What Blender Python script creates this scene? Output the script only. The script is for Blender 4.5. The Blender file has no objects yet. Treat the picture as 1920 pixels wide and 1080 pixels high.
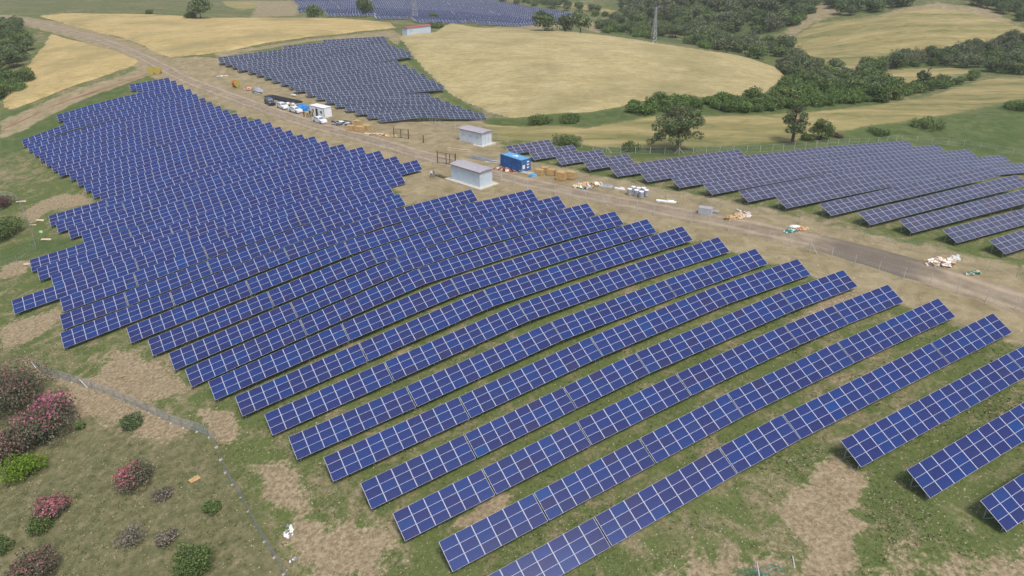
import bpy, math, random
import numpy as np
from mathutils import Matrix, Vector
C = bpy.context.scene.collection
scene = bpy.context.scene
# ---------------------------------------------------------------- camera
FPX = 1310.0; PITCH = math.radians(27.0)
cam_d = bpy.data.cameras.new("camera"); cam = bpy.data.objects.new("camera", cam_d); C.objects.link(cam)
cam_d.sensor_width = 36.0; cam_d.lens = 36.0*FPX/1920.0
cam_d.clip_start = 0.5; cam_d.clip_end = 6000.0
cam.location = (0, 0, 0); cam.rotation_euler = (math.radians(90)-PITCH, 0, 0)
scene.camera = cam
# ---------------------------------------------------------------- light
SUN_EL = math.radians(62); SUN_AZ = math.radians(152)      # azimuth from +Y towards +X
world = bpy.data.worlds.new("World"); scene.world = world; world.use_nodes = True
wn = world.node_tree; wn.nodes.clear()
sky = wn.nodes.new("ShaderNodeTexSky"); sky.sky_type = 'NISHITA'; sky.sun_disc = False
sky.sun_elevation = SUN_EL; sky.sun_rotation = SUN_AZ
sky.air_density = 1.0; sky.dust_density = 4.0; sky.ozone_density = 1.0
bg = wn.nodes.new("ShaderNodeBackground"); bg.inputs[1].default_value = 0.115
wo = wn.nodes.new("ShaderNodeOutputWorld")
wn.links.new(sky.outputs[0], bg.inputs[0]); wn.links.new(bg.outputs[0], wo.inputs[0])
sun_d = bpy.data.lights.new("sun", 'SUN'); sun_d.energy = 1.5; sun_d.angle = math.radians(11); sun_d.color = (1.0, 0.96, 0.9)
sun = bpy.data.objects.new("sun", sun_d); C.objects.link(sun)
sd = Vector((math.sin(SUN_AZ)*math.cos(SUN_EL), math.cos(SUN_AZ)*math.cos(SUN_EL), math.sin(SUN_EL)))
sun.rotation_euler = sd.to_track_quat('Z', 'Y').to_euler()
vs = scene.view_settings
vs.view_transform = 'Standard'; vs.look = 'None'; vs.exposure = 0.55; vs.gamma = 1.0; vs.use_curve_mapping = False
# ---------------------------------------------------------------- terrain heights and solar row survey
# ground heights in tenths of a metre below the camera, one line per grid row, 16 m apart
GROUND_DM = [
 788,788,788,789,789,790,790,790,790,789,787,785,782,778,773,766,758,749,737,724,709,692,674,654,633,611,589,567,546,525,507,491,477,467,459,454,450,449,448,447,448,448,449,449,450,450,450,451,451,451,451,450,450,449,449,448,447,447,446,445,444,443,
 772,772,772,773,773,774,774,774,774,773,772,770,767,763,758,752,744,734,723,710,695,678,659,639,617,596,574,552,531,511,494,480,468,460,454,450,448,448,447,448,448,449,450,450,450,451,451,451,451,451,450,450,449,449,448,447,446,446,445,444,442,441,
 756,756,756,757,757,757,758,758,758,757,756,754,752,748,743,737,729,720,709,695,680,663,644,624,602,580,558,537,516,497,482,469,459,452,449,447,447,447,448,449,449,450,450,451,451,451,451,451,451,451,450,450,449,448,447,447,446,445,443,442,441,440,
 740,740,740,740,741,741,741,742,742,741,740,739,736,733,729,723,715,706,694,681,666,649,630,609,586,562,541,521,499,481,469,457,450,446,444,444,446,447,449,450,451,451,452,452,452,452,452,451,451,451,450,449,449,448,447,446,445,443,442,441,440,439,
 723,724,724,724,724,725,725,725,725,725,724,723,721,718,713,708,700,691,680,666,651,634,615,593,570,543,522,502,482,467,458,446,441,440,441,444,446,449,450,451,452,452,453,453,453,452,452,452,451,451,450,449,448,447,446,445,444,442,441,440,439,437,
 707,707,707,708,708,708,708,708,708,708,708,706,705,702,698,692,685,676,665,651,636,618,599,577,554,524,499,478,464,451,444,437,434,436,440,445,448,451,453,454,454,454,454,454,453,453,452,452,451,450,449,448,447,446,445,444,442,441,440,439,437,436,
 691,691,691,691,691,691,691,691,691,691,690,690,688,685,682,677,670,661,649,636,619,601,580,557,531,504,474,459,451,441,436,431,430,435,442,448,453,455,456,456,456,455,455,454,454,453,453,452,451,450,449,448,447,445,444,443,441,440,438,437,436,434,
 675,674,674,674,674,674,674,674,674,673,673,672,671,668,665,660,654,645,634,619,603,583,561,536,509,482,461,449,443,437,433,430,431,439,448,455,459,460,459,458,457,456,456,455,454,454,453,452,451,450,449,447,446,444,443,441,440,438,437,435,434,433,
 659,658,657,657,657,656,656,656,655,655,654,654,652,650,648,643,637,629,617,602,585,565,544,519,490,468,452,446,442,439,436,435,438,447,458,465,466,464,462,460,458,457,456,456,455,454,453,452,451,450,448,447,445,443,442,440,438,437,435,434,432,431,
 642,641,641,640,639,638,638,637,637,636,635,635,633,631,629,625,619,611,599,584,566,547,525,500,475,458,449,448,445,446,445,446,450,459,471,474,471,467,463,460,459,457,457,456,455,455,454,452,451,449,448,446,444,442,440,438,437,435,433,432,430,429,
 626,625,624,623,622,621,620,619,618,617,616,615,613,611,608,605,600,592,581,564,544,524,502,480,461,448,447,451,450,451,454,457,462,472,478,477,471,466,462,459,458,457,457,457,456,455,454,452,451,449,447,445,443,441,439,437,435,433,431,430,428,427,
 610,608,607,606,604,603,601,600,599,597,595,594,592,589,586,582,577,570,560,541,519,499,480,461,448,445,450,456,452,453,456,458,463,474,472,469,465,461,459,457,457,457,457,457,457,456,454,452,450,448,446,443,441,439,437,435,433,431,429,428,426,424,
 594,592,590,589,587,585,583,581,579,577,575,572,570,566,562,558,552,544,534,512,491,474,460,445,439,448,462,467,454,451,452,453,455,458,456,459,457,455,455,456,457,458,458,458,457,456,454,452,450,447,444,442,439,437,435,432,430,429,427,425,424,422,
 579,576,574,572,569,567,565,562,560,557,554,551,547,543,537,531,524,514,500,480,466,453,443,436,439,453,467,457,442,442,444,445,449,453,455,456,454,452,453,456,458,459,460,459,458,457,454,452,449,446,443,440,437,434,432,430,428,426,424,423,421,419,
 564,561,558,555,553,550,547,544,540,537,533,529,524,519,512,505,495,483,468,451,438,433,430,426,429,441,445,425,416,422,428,434,443,454,462,463,459,455,457,459,461,462,462,461,460,457,454,451,447,444,440,437,434,432,429,427,425,423,421,420,418,417,
 549,546,543,540,536,533,529,526,522,517,513,508,502,495,488,479,468,456,442,428,418,416,415,411,413,421,419,406,400,403,410,420,436,458,475,478,473,467,465,465,465,465,465,463,461,457,453,449,445,441,438,434,431,428,426,424,422,420,419,417,416,414,
 535,532,528,525,521,517,513,508,504,499,493,487,481,474,465,456,445,432,419,407,397,392,392,392,390,393,394,389,386,388,394,406,426,460,492,493,487,479,474,471,471,470,468,465,461,457,452,447,442,438,434,431,428,425,423,421,419,417,416,414,413,412,
 522,518,514,510,506,502,497,492,487,481,475,468,461,453,445,435,424,413,402,391,382,377,375,379,379,378,378,377,376,378,384,395,414,452,490,499,494,487,482,477,476,474,471,467,461,455,449,443,438,434,430,426,424,421,419,417,415,414,412,411,410,409,
 510,506,502,497,492,487,482,477,471,465,458,451,444,436,427,418,408,398,388,380,373,369,368,372,375,373,372,371,371,374,382,396,419,452,483,497,497,492,488,481,479,477,473,466,458,451,444,438,433,429,425,422,419,417,415,413,412,410,409,408,407,406,
 499,494,490,485,480,474,469,463,457,450,443,436,428,420,412,404,395,387,379,373,368,365,365,368,371,371,372,372,374,378,389,406,430,457,481,496,500,497,493,486,481,478,471,462,453,445,438,432,427,423,419,416,414,412,411,409,408,407,406,405,404,404,
 489,484,479,474,469,463,457,451,444,437,430,423,415,408,400,393,386,380,374,369,366,365,366,368,371,374,376,379,383,390,404,422,443,466,485,497,499,495,490,483,476,474,464,453,443,435,429,423,419,416,413,411,409,408,406,405,405,404,403,402,402,401,
 480,475,470,464,459,453,447,440,433,426,419,412,405,398,391,385,380,375,372,369,368,368,369,372,376,380,385,390,397,407,421,439,459,477,492,499,495,482,468,454,453,455,447,437,429,423,418,414,411,408,406,405,404,403,402,402,401,401,400,400,399,399,
 472,467,462,456,450,445,438,432,425,418,410,403,397,391,385,381,377,374,373,372,372,374,376,379,384,390,397,404,414,426,440,457,474,489,499,502,490,467,443,422,422,424,420,415,412,409,406,404,402,401,400,399,399,399,398,398,398,398,397,397,397,397,
 465,460,455,449,444,438,432,425,418,411,404,397,391,386,382,379,377,376,377,378,380,382,386,390,395,403,411,420,431,444,458,473,487,499,504,500,481,453,426,407,400,398,397,396,396,395,394,393,393,393,393,394,394,394,395,395,395,395,395,395,395,395,
 460,455,450,444,439,433,427,420,414,407,400,394,389,385,382,380,380,381,383,386,389,393,397,403,409,417,426,436,447,460,473,486,498,506,508,497,471,440,415,395,383,379,381,383,382,381,382,383,385,386,388,389,390,391,391,392,392,393,393,393,393,393,
 456,451,446,441,435,430,424,418,412,405,399,394,389,387,386,385,387,389,393,397,401,406,411,417,424,432,441,451,462,474,486,497,505,510,508,497,462,425,407,386,369,362,364,367,367,369,372,375,378,381,383,385,386,388,389,389,390,391,391,391,391,392,
 453,448,443,439,434,429,423,418,412,406,401,397,393,392,392,393,396,400,404,409,414,420,425,432,439,447,456,465,475,486,495,503,507,507,502,490,456,421,401,380,363,352,349,349,354,359,364,369,373,376,379,382,384,385,387,388,388,389,390,390,390,390,
 451,447,442,438,433,429,424,419,414,409,405,402,400,399,400,403,407,411,417,423,428,434,440,446,453,460,468,477,486,494,501,506,506,499,487,470,442,414,393,375,360,350,345,344,349,355,361,366,370,374,377,380,382,384,385,386,387,388,388,389,389,389,
 450,446,443,439,434,430,426,422,418,414,411,408,407,408,410,413,418,424,431,437,443,449,454,460,466,473,480,487,494,500,505,506,502,488,469,450,428,406,387,373,362,355,351,351,354,358,362,367,371,374,377,379,381,383,385,386,387,387,388,388,389,389,
 451,447,444,440,437,433,430,426,423,420,417,416,415,417,419,424,430,437,444,451,457,462,467,472,477,483,489,494,499,503,505,504,498,477,451,433,416,398,383,374,369,366,364,364,364,365,368,370,373,376,378,380,382,383,385,386,387,387,388,388,388,389,
 452,449,446,443,440,437,434,431,429,427,425,424,424,425,429,434,441,449,458,465,471,475,479,483,487,491,496,499,502,503,502,498,487,466,442,425,410,397,387,381,379,379,380,379,377,376,376,376,378,379,381,382,383,384,385,386,387,388,388,388,388,389,
 454,451,449,446,444,442,439,437,435,434,433,432,432,434,437,442,450,459,470,478,483,486,488,491,494,497,500,503,504,504,500,492,478,460,440,424,411,400,393,390,390,393,396,394,390,386,384,383,383,383,384,385,386,386,387,387,388,388,389,389,389,389,
 456,454,452,450,448,447,445,444,443,442,441,441,440,441,444,449,456,467,479,488,492,493,495,497,499,501,502,503,504,503,500,487,472,456,440,426,414,406,401,399,400,403,405,403,399,396,393,390,389,388,388,388,388,389,389,389,389,390,390,390,390,390,
 459,458,456,455,453,452,451,450,450,449,449,449,448,448,449,453,460,471,483,492,496,498,499,500,501,502,503,503,502,500,495,484,469,455,442,430,420,413,409,408,408,410,411,410,407,403,400,397,395,394,393,392,392,391,391,391,391,391,391,391,391,391,
 463,461,460,459,458,457,457,456,456,457,457,457,456,455,455,457,462,473,484,493,498,500,501,502,503,503,502,501,499,496,490,481,468,456,444,434,426,420,417,415,415,416,416,415,412,409,406,403,401,399,397,396,395,394,394,394,393,393,393,392,392,392,
 466,465,465,464,463,463,462,462,463,463,463,463,462,461,461,462,467,476,486,493,498,501,503,503,503,503,502,500,497,493,487,478,468,458,448,439,432,427,424,422,421,421,420,419,417,414,411,408,406,403,401,400,399,398,397,396,396,395,395,394,394,393,
 470,469,469,468,468,468,468,468,468,469,469,469,468,467,468,470,474,481,488,495,499,502,503,504,503,502,500,498,495,490,484,477,469,460,452,444,438,433,430,428,427,426,424,423,421,418,416,413,410,408,406,404,402,401,400,399,398,398,397,396,396,395,
 474,474,473,473,473,473,473,473,473,474,474,474,474,474,474,477,481,486,492,496,500,502,503,504,503,501,499,497,493,489,483,477,470,462,455,449,443,439,435,433,431,430,428,427,425,422,420,417,414,412,410,408,406,405,403,402,401,400,399,398,398,397,
 478,478,478,477,477,477,478,478,478,478,479,479,479,479,481,483,486,490,495,498,501,503,504,503,502,501,498,496,492,488,483,477,471,464,458,453,448,444,440,438,436,434,432,430,428,426,424,421,418,416,414,412,410,408,406,405,404,403,402,401,400,399,
 482,482,482,482,482,482,482,482,483,483,483,484,484,485,486,488,491,494,497,500,502,503,504,503,502,500,498,495,492,488,483,478,472,467,461,456,452,448,445,442,440,438,436,434,432,429,427,425,422,420,417,415,413,411,410,408,407,405,404,403,402,401,
 486,486,486,486,486,486,486,487,487,487,488,488,489,490,491,493,495,498,500,502,503,504,504,504,502,501,498,495,492,488,484,479,474,469,464,460,456,452,449,446,444,442,439,437,435,433,430,428,426,423,421,419,417,415,413,411,410,408,407,406,405,403,
 490,490,490,490,490,490,491,491,491,492,492,493,493,494,496,497,499,501,502,504,505,505,505,504,503,501,498,496,492,489,485,480,476,471,467,463,459,456,453,450,447,445,443,441,438,436,434,431,429,427,424,422,420,418,416,414,413,411,410,408,407,406,
 494,494,494,494,494,495,495,495,496,496,496,497,498,499,500,501,502,504,505,506,506,506,506,505,503,501,499,496,493,489,486,482,478,474,470,466,463,459,456,454,451,449,446,444,442,439,437,435,432,430,427,425,423,421,419,417,416,414,412,411,410,408,
 498,498,498,498,498,499,499,499,500,500,501,501,502,503,504,505,505,506,507,508,508,508,507,506,504,502,500,497,494,491,487,483,480,476,472,469,466,463,460,457,454,452,449,447,445,442,440,438,435,433,431,428,426,424,422,420,418,417,415,414,412,411,
 502,502,502,502,503,503,503,503,504,504,505,505,506,507,507,508,509,509,509,510,509,509,508,507,505,503,500,498,495,492,488,485,482,478,475,472,469,466,463,460,458,455,453,450,448,446,443,441,438,436,434,432,429,427,425,423,421,420,418,416,415,413,
 506,506,506,506,507,507,507,507,508,508,509,509,510,510,511,511,512,512,512,512,511,510,509,508,506,504,501,499,496,493,490,487,484,480,477,474,471,469,466,463,461,458,456,453,451,449,446,444,442,439,437,435,432,430,428,426,424,422,421,419,418,416,
]
PHI=[0.47872, 0.47612, 0.50138]
TAU=[0.48118, 0.39991, 0.4617]
ROWS={
 'M-2':(22.52,[(1837,939),(1860,925),(1880,911),(1902.7,897.7)],[]),
 'M-1':(28.21,[(1699.3,881),(1744.3,855.3),(1786.7,831.3),(1826.7,808.3),(1866,785.7),(1918,755)],[]),
 'M0':(33.98,[(1575,826.7),(1641.7,793.3),(1702.7,762),(1760,731),(1780,720),(1918,648)],[]),
 'M1':(39.73,[(916.7,1078.3),(973,1046.7),(1031.7,1014.3),(1086.7,985),(1143,952.3),(1198,922),(1250,893),(1298,866),(1348,839),(1396.7,813),(1442,790),(1466.7,777),(1535,745.7),(1590,720),(1626.7,702),(1680,675),(1745,643),(1796.7,618),(1862.7,586.7)],[1348, 1466.7, 1745]),
 'M2':(45.4,[(821,1016.7),(909.3,972.3),(992.7,928.3),(1073.3,886.7),(1150,847.7),(1199,822),(1246.7,797),(1280,781),(1316.7,761.7),(1363,737.3),(1398,720),(1450,695),(1510,668),(1570,641.7),(1643,608),(1713,578),(1760,559)],[1000, 1199, 1363, 1570]),
 'M3':(51.11,[(734.7,963.3),(821.7,921),(904,879.3),(982,840),(1057,802),(1081.7,790),(1155,755),(1200,734),(1268,701),(1311.7,680),(1373,653.3),(1433,626.7),(1470,610),(1561.7,572.7),(1613,553.3),(1665.7,533)],[904, 1081.7, 1268, 1470, 1561.7]),
 'M4':(56.73,[(674.3,906.7),(756,867.3),(836,830),(912.7,795),(985.7,759),(1056,725.7),(1143,683.3),(1191.7,661.7),(1233,643.3),(1273,626.7),(1313,611.7),(1370,587.7),(1426.7,564),(1463,548.3),(1515,530),(1581.7,505.7)],[870, 1056, 1191.7, 1463]),
 'M5':(62.48,[(605,858.3),(658,835),(710,811.7),(761.7,788.3),(811.7,766.7),(860,744),(908,721.7),(951.7,701.7),(996.7,681.7),(1060,653.3),(1106.7,631.7),(1150,614),(1210,590),(1266.7,567.3),(1280,560),(1360,530),(1426.7,506.7),(1496,485)],[860, 1106.7, 1340]),
 'M6':(67.96,[(539.3,820),(786.7,713.3),(833.3,692.3),(880,671),(925,651),(988.3,623.3),(1033.3,603.3),(1075,586.7),(1135,565.7),(1191.7,543.3),(1246.7,525),(1280,511),(1333,492.7),(1417,465.7)],[760, 1033.3, 1246]),
 'M7':(73.94,[(494.3,777.3),(688,693.3),(756.7,662.3),(821.7,633.3),(886.7,605.7),(948,580),(971.7,569.3),(1010,556),(1070,534.3),(1145,509),(1216.7,485),(1266.7,469),(1300.8,458.7),(1347.7,444.3)],[720, 971.7, 1190]),
 'M8':(79.74,[(439.3,744),(463.3,733.3),(673.3,643.3),(738.3,614),(801.7,588.3),(861.7,563.3),(906.7,543.3),(930,535.7),(978,518.3),(1026.7,503.3),(1073,488.3),(1113.3,475.8),(1280,423.8)],[673, 906.7, 1100]),
 'M9':(85.39,[(389.2,715.8),(413.7,706),(437,695.8),(460,685),(483,674.7),(506,664.7),(640,606.7),(701.7,581.7),(763,556.7),(823,531.7),(845,522.3),(888,505.7),(941.7,488.3),(1015.8,468.3),(1050,457.5),(1085,447.5),(1118.3,437.5),(1150.8,429),(1182.5,419),(1214,410.3)],[640, 845, 1050]),
 'M10':(90.98,[(345.8,692.8),(368,682.8),(391,673),(436,653),(479.7,634.3),(501,624.7),(666.7,553.3),(705.8,536.7),(745,519.5),(783.3,503.3),(806.7,495),(844,483.3),(881.7,472),(918.3,460.8),(954,450),(989,440),(1005.8,435),(1040,425),(1056.7,420.5),(1074,416),(1105.8,408),(1138.3,400.3),(1153.7,396)],[560, 783.3, 944, 1056.7]),
 'M11':(96.61,[(315.3,663.3),(337.5,654.2),(360,645),(402.5,626.5),(445.5,608.8),(487,591.7),(507,583),(587.5,548.3),(607.5,540),(646.7,523.3),(684,507.5),(722.5,490.8),(742.5,483.3),(762.5,475.8),(799,462.5),(835.8,450.8),(871,440),(907.5,430),(941.7,420),(975.8,410.8),(1008,403),(1040.8,394.7),(1071.7,387.5),(1102,380.5)],[544, 742.5, 907.5]),
 'M12':(102.38,[(275.8,637.2),(298,628.6),(320,619.7),(340.8,611),(362,602),(403,586),(444.7,569.7),(581.7,514),(638.3,490.8),(675,475.8),(694.2,468.3),(713.3,461.7),(748.3,448.8),(785,436.7),(802.5,430),(855,414),(889,404.7),(921.7,395.8),(953,387.5),(1047.5,366.7)],[500, 694.2, 870]),
 'M13':(108.26,[(235.8,614.7),(257.5,607),(278.3,598.8),(299,590.5),(320,582.5),(340.8,574.7),(360.8,567),(476.7,519),(570.8,481.7),(643.3,453.3),(683.3,439.2),(720,427.5),(754,416),(804,400.3),(855,387),(920,370.8),(996.7,354.7)],[460, 645, 821.7]),
 'M14':(114.33,[(111.7,625),(318.3,546.7),(376.7,523),(451.7,495),(489,480.8),(531.7,464),(600.8,438.3),(636.7,426.7),(706.7,402),(740.8,392.5),(773,383),(821.7,370.5),(884.2,354.5)],[318, 531.7, 706.7]),
 'M15':(120.29,[(110.8,591.3),(312.5,518),(350,503.3),(387.5,489),(425.8,475.8),(460.8,461.7),(496.7,448.7),(531.7,435.8),(566.7,423.3),(600.5,410.8),(618,405),(651.7,395),(685,384),(700.6,378),(717.5,373),(733,368),(749.4,363)],[230, 387.5, 600.5]),
 'M16':(126.35,[(111.3,559.7),(151.7,545.8),(190.8,531.7),(230,518.3),(290,496.7),(343.3,476.7),(416.7,449),(485.8,423.7),(554,400),(571.7,393),(730,347)],[250, 380.8, 554]),
 'M17':(131.83,[(20.8,563.8),(100.5,537),(158,517),(196.7,504),(252.5,484.2),(690.6,340),(720.6,332),(751,324.4)],[252.5, 410]),
 'M18':(137.08,[(94.2,516.3),(753,307),(782.5,299.4)],[]),
 'M19':(142.25,[(68.3,503.3),(599.4,328.5),(671,310),(743.8,292.5)],[]),
 'M20':(147.62,[(54.2,487.5),(160.8,454.7),(263.3,423),(713,282)],[241, 400]),
 'M21':(153.2,[(150.8,435),(680,275)],[]),
 'M22':(158.35,[(126.2,428),(644.4,269.4)],[268, 400]),
 'M23':(163.44,[(103.3,417),(612.3,263.4)],[218, 350]),
 'M24':(168.29,[(90,405),(198.3,374),(590.3,255)],[198.3, 330]),
 'M25':(172.86,[(185,363.3),(567.5,251.2)],[]),
 'M26':(177.59,[(170,355),(546.2,243.5)],[]),
 'M27':(182.65,[(155.5,343),(526.2,236.9)],[]),
 'M28':(187.84,[(141.7,332.5),(507.8,228.5)],[]),
 'M29':(192.95,[(128,322.5),(380,251),(488,221.9)],[]),
 'M30':(197.98,[(106.7,315.8),(461.9,217.5)],[]),
 'M31':(203.0,[(95,307.5),(445,211.9)],[]),
 'M32':(208.2,[(83,297.5),(428,205.3)],[]),
 'M33':(213.51,[(71.7,288.3),(413.5,198)],[]),
 'M34':(218.95,[(60.3,279.7),(397.5,190.6)],[]),
 'M35':(224.57,[(50.5,271.3),(384,183)],[]),
 'M36':(230.42,[(40,262.8),(123.3,232.5),(369.4,175.6)],[123.3, 200]),
 'M37':(236.37,[(117.2,223),(357.8,166.3)],[]),
 'M38':(242.24,[(105.3,215.8),(231.7,180.8),(343,158)],[174, 231.7]),
 'M39':(247.97,[(254,162.8),(330,150.6)],[]),
 'M40':(253.33,[(242,159),(317,145.3)],[]),
 'R1':(138.45,[(946.7,274.2),(1030,261.7)],[]),
 'R2':(131.96,[(990,284),(1074.7,271.3)],[]),
 'R3':(125.52,[(1040,292.5),(1126.3,280)],[]),
 'R4':(119.09,[(1092,301.7),(1176.7,288.7)],[]),
 'R5':(112.63,[(1143,313.3),(1193,305.8),(1205.8,304),(1385.8,280)],[]),
 'R6':(106.56,[(1198.7,322.8),(1402,291),(1442.5,287.5),(1569.4,273),(1637,267),(1700,263.8)],[]),
 'R7':(100.51,[(1257.5,333.3),(1757.5,271.3)],[]),
 'R8':(94.37,[(1317.5,345),(1816,280)],[]),
 'R9':(88.1,[(1383.8,358.3),(1421.7,350),(1470,340),(1516,331.5),(1880,290.6)],[]),
 'R10':(82.03,[(1453.7,369.2),(1940,303)],[]),
 'R11':(76.0,[(1535.9,382.5),(1561,376),(1599.4,366.6),(1635,358.8),(1667.5,351.3),(1703.8,345)],[]),
 'R12':(69.96,[(1607.8,398.8),(1645,389),(1682.5,379.8),(1730,368.8),(1753.8,363.8)],[]),
 'R13':(64.4,[(1684.4,412.8),(1723.8,402.5),(1772.5,390),(1817.5,380),(1830,377)],[]),
 'R14':(58.63,[(1766.3,430.6),(1805,420),(1865,403.8),(1917.5,392)],[]),
 'R15':(52.81,[(1853.8,450.4),(1917.5,431.9)],[]),
 'C-1':(271.68,[(603.8,75),(720,68)],[]),
 'C0':(268.78,[(529.4,86.9),(598.8,79.6),(721.5,70.5)],[]),
 'C1':(265.78,[(407.5,108),(523,93),(723,73)],[]),
 'C2':(262.55,[(419.7,112.9),(725,75.5)],[]),
 'C3':(259.02,[(432.7,117),(726.5,78)],[]),
 'C4':(255.1,[(442.5,123.3),(729,81)],[]),
 'C5':(250.76,[(462.2,127.6),(741,85)],[]),
 'C6':(246.05,[(477.6,132.6),(756,90.6)],[]),
 'C7':(240.99,[(492.4,137.5),(768,97)],[]),
 'C8':(235.55,[(507.7,144.2),(744.4,112.5)],[]),
 'C9':(230.16,[(523,149.1),(761.3,120.6)],[]),
 'C10':(224.83,[(539.1,154.9),(778.8,128)],[]),
 'C11':(219.38,[(548.9,161.3),(795.6,137.5)],[]),
 'C12':(213.74,[(571.2,168.8),(813,147.5)],[]),
 'C13':(208.02,[(589,175),(827.5,156.9)],[]),
 'C14':(202.21,[(606.8,181),(803.8,174.4)],[]),
 'C15':(196.6,[(624.9,187.9),(823.8,183)],[]),
 'C16':(191.34,[(643.7,195.2),(842.5,190.6)],[]),
 'C17':(186.41,[(663.1,201.4),(864.4,198)],[]),
 'C18':(181.73,[(685.3,208.3),(884,205)],[]),
 'C19':(177.23,[(705.6,215.6),(784.4,206.3),(906.3,211.9)],[785]),
}
NXg, NYg, X0g, Y0g, Gg = 62, 46, -432.0, 0.0, 16.0
ZG = -np.array(GROUND_DM, float).reshape(NYg, NXg)/10.0
def _cr(t): return np.stack([-.5*t**3+t**2-.5*t, 1.5*t**3-2.5*t**2+1, -1.5*t**3+2*t**2+.5*t, .5*t**3-.5*t**2])
def H(x, y):
    x = np.asarray(x, float); y = np.asarray(y, float)
    gx = np.clip((x-X0g)/Gg, 1, NXg-2.001); gy = np.clip((y-Y0g)/Gg, 1, NYg-2.001)
    i = gx.astype(int); j = gy.astype(int); a = _cr(gx-i); b = _cr(gy-j)
    z = 0
    for q in range(4):
        for r in range(4):
            z = z+b[q]*a[r]*ZG[j-1+q, i-1+r]
    return z
def Hf(x, y): return float(H(np.array([x]), np.array([y]))[0])
_c, _s = math.cos(PITCH), math.sin(PITCH)
MX = np.array([[1, 0, 0], [0, -_s, -_c], [0, _c, -_s]])
def ray(px, py): return np.array([(px-960)/FPX, (py-540)/FPX, 1.0])@MX
_T = np.geomspace(20, 900, 1500)
def at(px, py, dz=0.0):                       # where the sight line through a point of the survey photo meets the ground
    r = ray(px, py); f = r[2]*_T-H(r[0]*_T, r[1]*_T)-dz
    k = np.argmax(f < 0)
    if f[k] >= 0: k = len(_T)-1
    k = max(k, 1); t = _T[k-1]+(_T[k]-_T[k-1])*f[k-1]/(f[k-1]-f[k]+1e-9)
    t = min(max(t, _T[k-1]), _T[k])
    return r*t
def proj(P):
    q = np.asarray(P)@MX.T
    return 960+FPX*q[..., 0]/q[..., 2], 540+FPX*q[..., 1]/q[..., 2]
# ---------------------------------------------------------------- helpers
class MB:
    def __init__(s): s.v = []; s.f = []; s.m = []
    def face(s, pts, mi=0):
        n = len(s.v); s.v += [tuple(p) for p in pts]; s.f.append(tuple(range(n, n+len(pts)))); s.m.append(mi)
    def box(s, c, d, mi=0, R=None, taper=1.0):
        x, y, z = d[0]/2, d[1]/2, d[2]/2; n = len(s.v)
        for sx, sy, sz in ((-1,-1,-1),(1,-1,-1),(1,1,-1),(-1,1,-1),(-1,-1,1),(1,-1,1),(1,1,1),(-1,1,1)):
            k = taper if sz > 0 else 1.0
            p = Vector((sx*x*k, sy*y*k, sz*z))
            if R is not None: p = R@p
            s.v.append((c[0]+p.x, c[1]+p.y, c[2]+p.z))
        for q in ((0,3,2,1),(4,5,6,7),(0,1,5,4),(1,2,6,5),(2,3,7,6),(3,0,4,7)):
            s.f.append(tuple(n+i for i in q)); s.m.append(mi)
    def tube(s, a, b, r0, r1=None, seg=8, mi=0, cap=True):
        a = Vector(a); b = Vector(b); r1 = r0 if r1 is None else r1
        d = (b-a); 
        if d.length < 1e-6: return
        q = d.to_track_quat('Z', 'Y').to_matrix(); n = len(s.v)
        for p, r in ((a, r0), (b, r1)):
            for i in range(seg):
                t = 2*math.pi*i/seg; w = p+q@Vector((math.cos(t)*r, math.sin(t)*r, 0)); s.v.append(tuple(w))
        for i in range(seg):
            j = (i+1) % seg; s.f.append((n+i, n+j, n+seg+j, n+seg+i)); s.m.append(mi)
        if cap:
            s.f.append(tuple(n+i for i in range(seg))[::-1]); s.m.append(mi)
            s.f.append(tuple(n+seg+i for i in range(seg))); s.m.append(mi)
    def mesh(s, name, mats, smooth=False):
        me = bpy.data.meshes.new(name); me.from_pydata(s.v, [], s.f)
        for m in (mats if isinstance(mats, (list, tuple)) else [mats]): me.materials.append(m)
        me.polygons.foreach_set('material_index', s.m)
        if smooth: me.polygons.foreach_set('use_smooth', [True]*len(s.f))
        me.update(); return me
    def build(s, name, mats, parent=None, smooth=False):
        return put(name, s.mesh(name, mats, smooth), parent)
def put(name, me, parent=None, loc=None):
    o = bpy.data.objects.new(name, me); C.objects.link(o)
    if parent is not None: o.parent = parent
    if loc is not None: o.location = loc
    return o
def tag(o, label=None, cat=None, group=None, kind=None):
    if label: o['label'] = label
    if cat: o['category'] = cat
    if group: o['group'] = group
    if kind: o['kind'] = kind
    return o
def empty(name, loc, rz=0.0, label=None, cat=None, group=None):
    o = bpy.data.objects.new(name, None); C.objects.link(o); o.location = loc; o.rotation_euler = (0, 0, rz); o.empty_display_size = 0.5
    return tag(o, label, cat, group)
def copy_tree(o, loc=None, rz=None, scale=None, label=None, group=None, cat=None):
    c = o.copy(); C.objects.link(c)
    if loc is not None: c.location = loc
    if rz is not None: c.rotation_euler = (0, 0, rz)
    if scale is not None: c.scale = scale
    tag(c, label, cat, group)
    for ch in list(o.children):
        d = ch.copy(); C.objects.link(d); d.parent = c
        for g in list(ch.children):
            e = g.copy(); C.objects.link(e); e.parent = d
    return c
ONES = ['', 'first', 'second', 'third', 'fourth', 'fifth', 'sixth', 'seventh', 'eighth', 'ninth', 'tenth', 'eleventh', 'twelfth', 'thirteenth', 'fourteenth', 'fifteenth', 'sixteenth', 'seventeenth', 'eighteenth', 'nineteenth']
TENS = {2: ('twenty', 'twentieth'), 3: ('thirty', 'thirtieth'), 4: ('forty', 'fortieth'), 5: ('fifty', 'fiftieth')}
def ordinal(n):
    if n < 20: return ONES[n]
    t, u = divmod(n, 10)
    return TENS[t][1] if u == 0 else TENS[t][0]+'-'+ONES[u]
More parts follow.
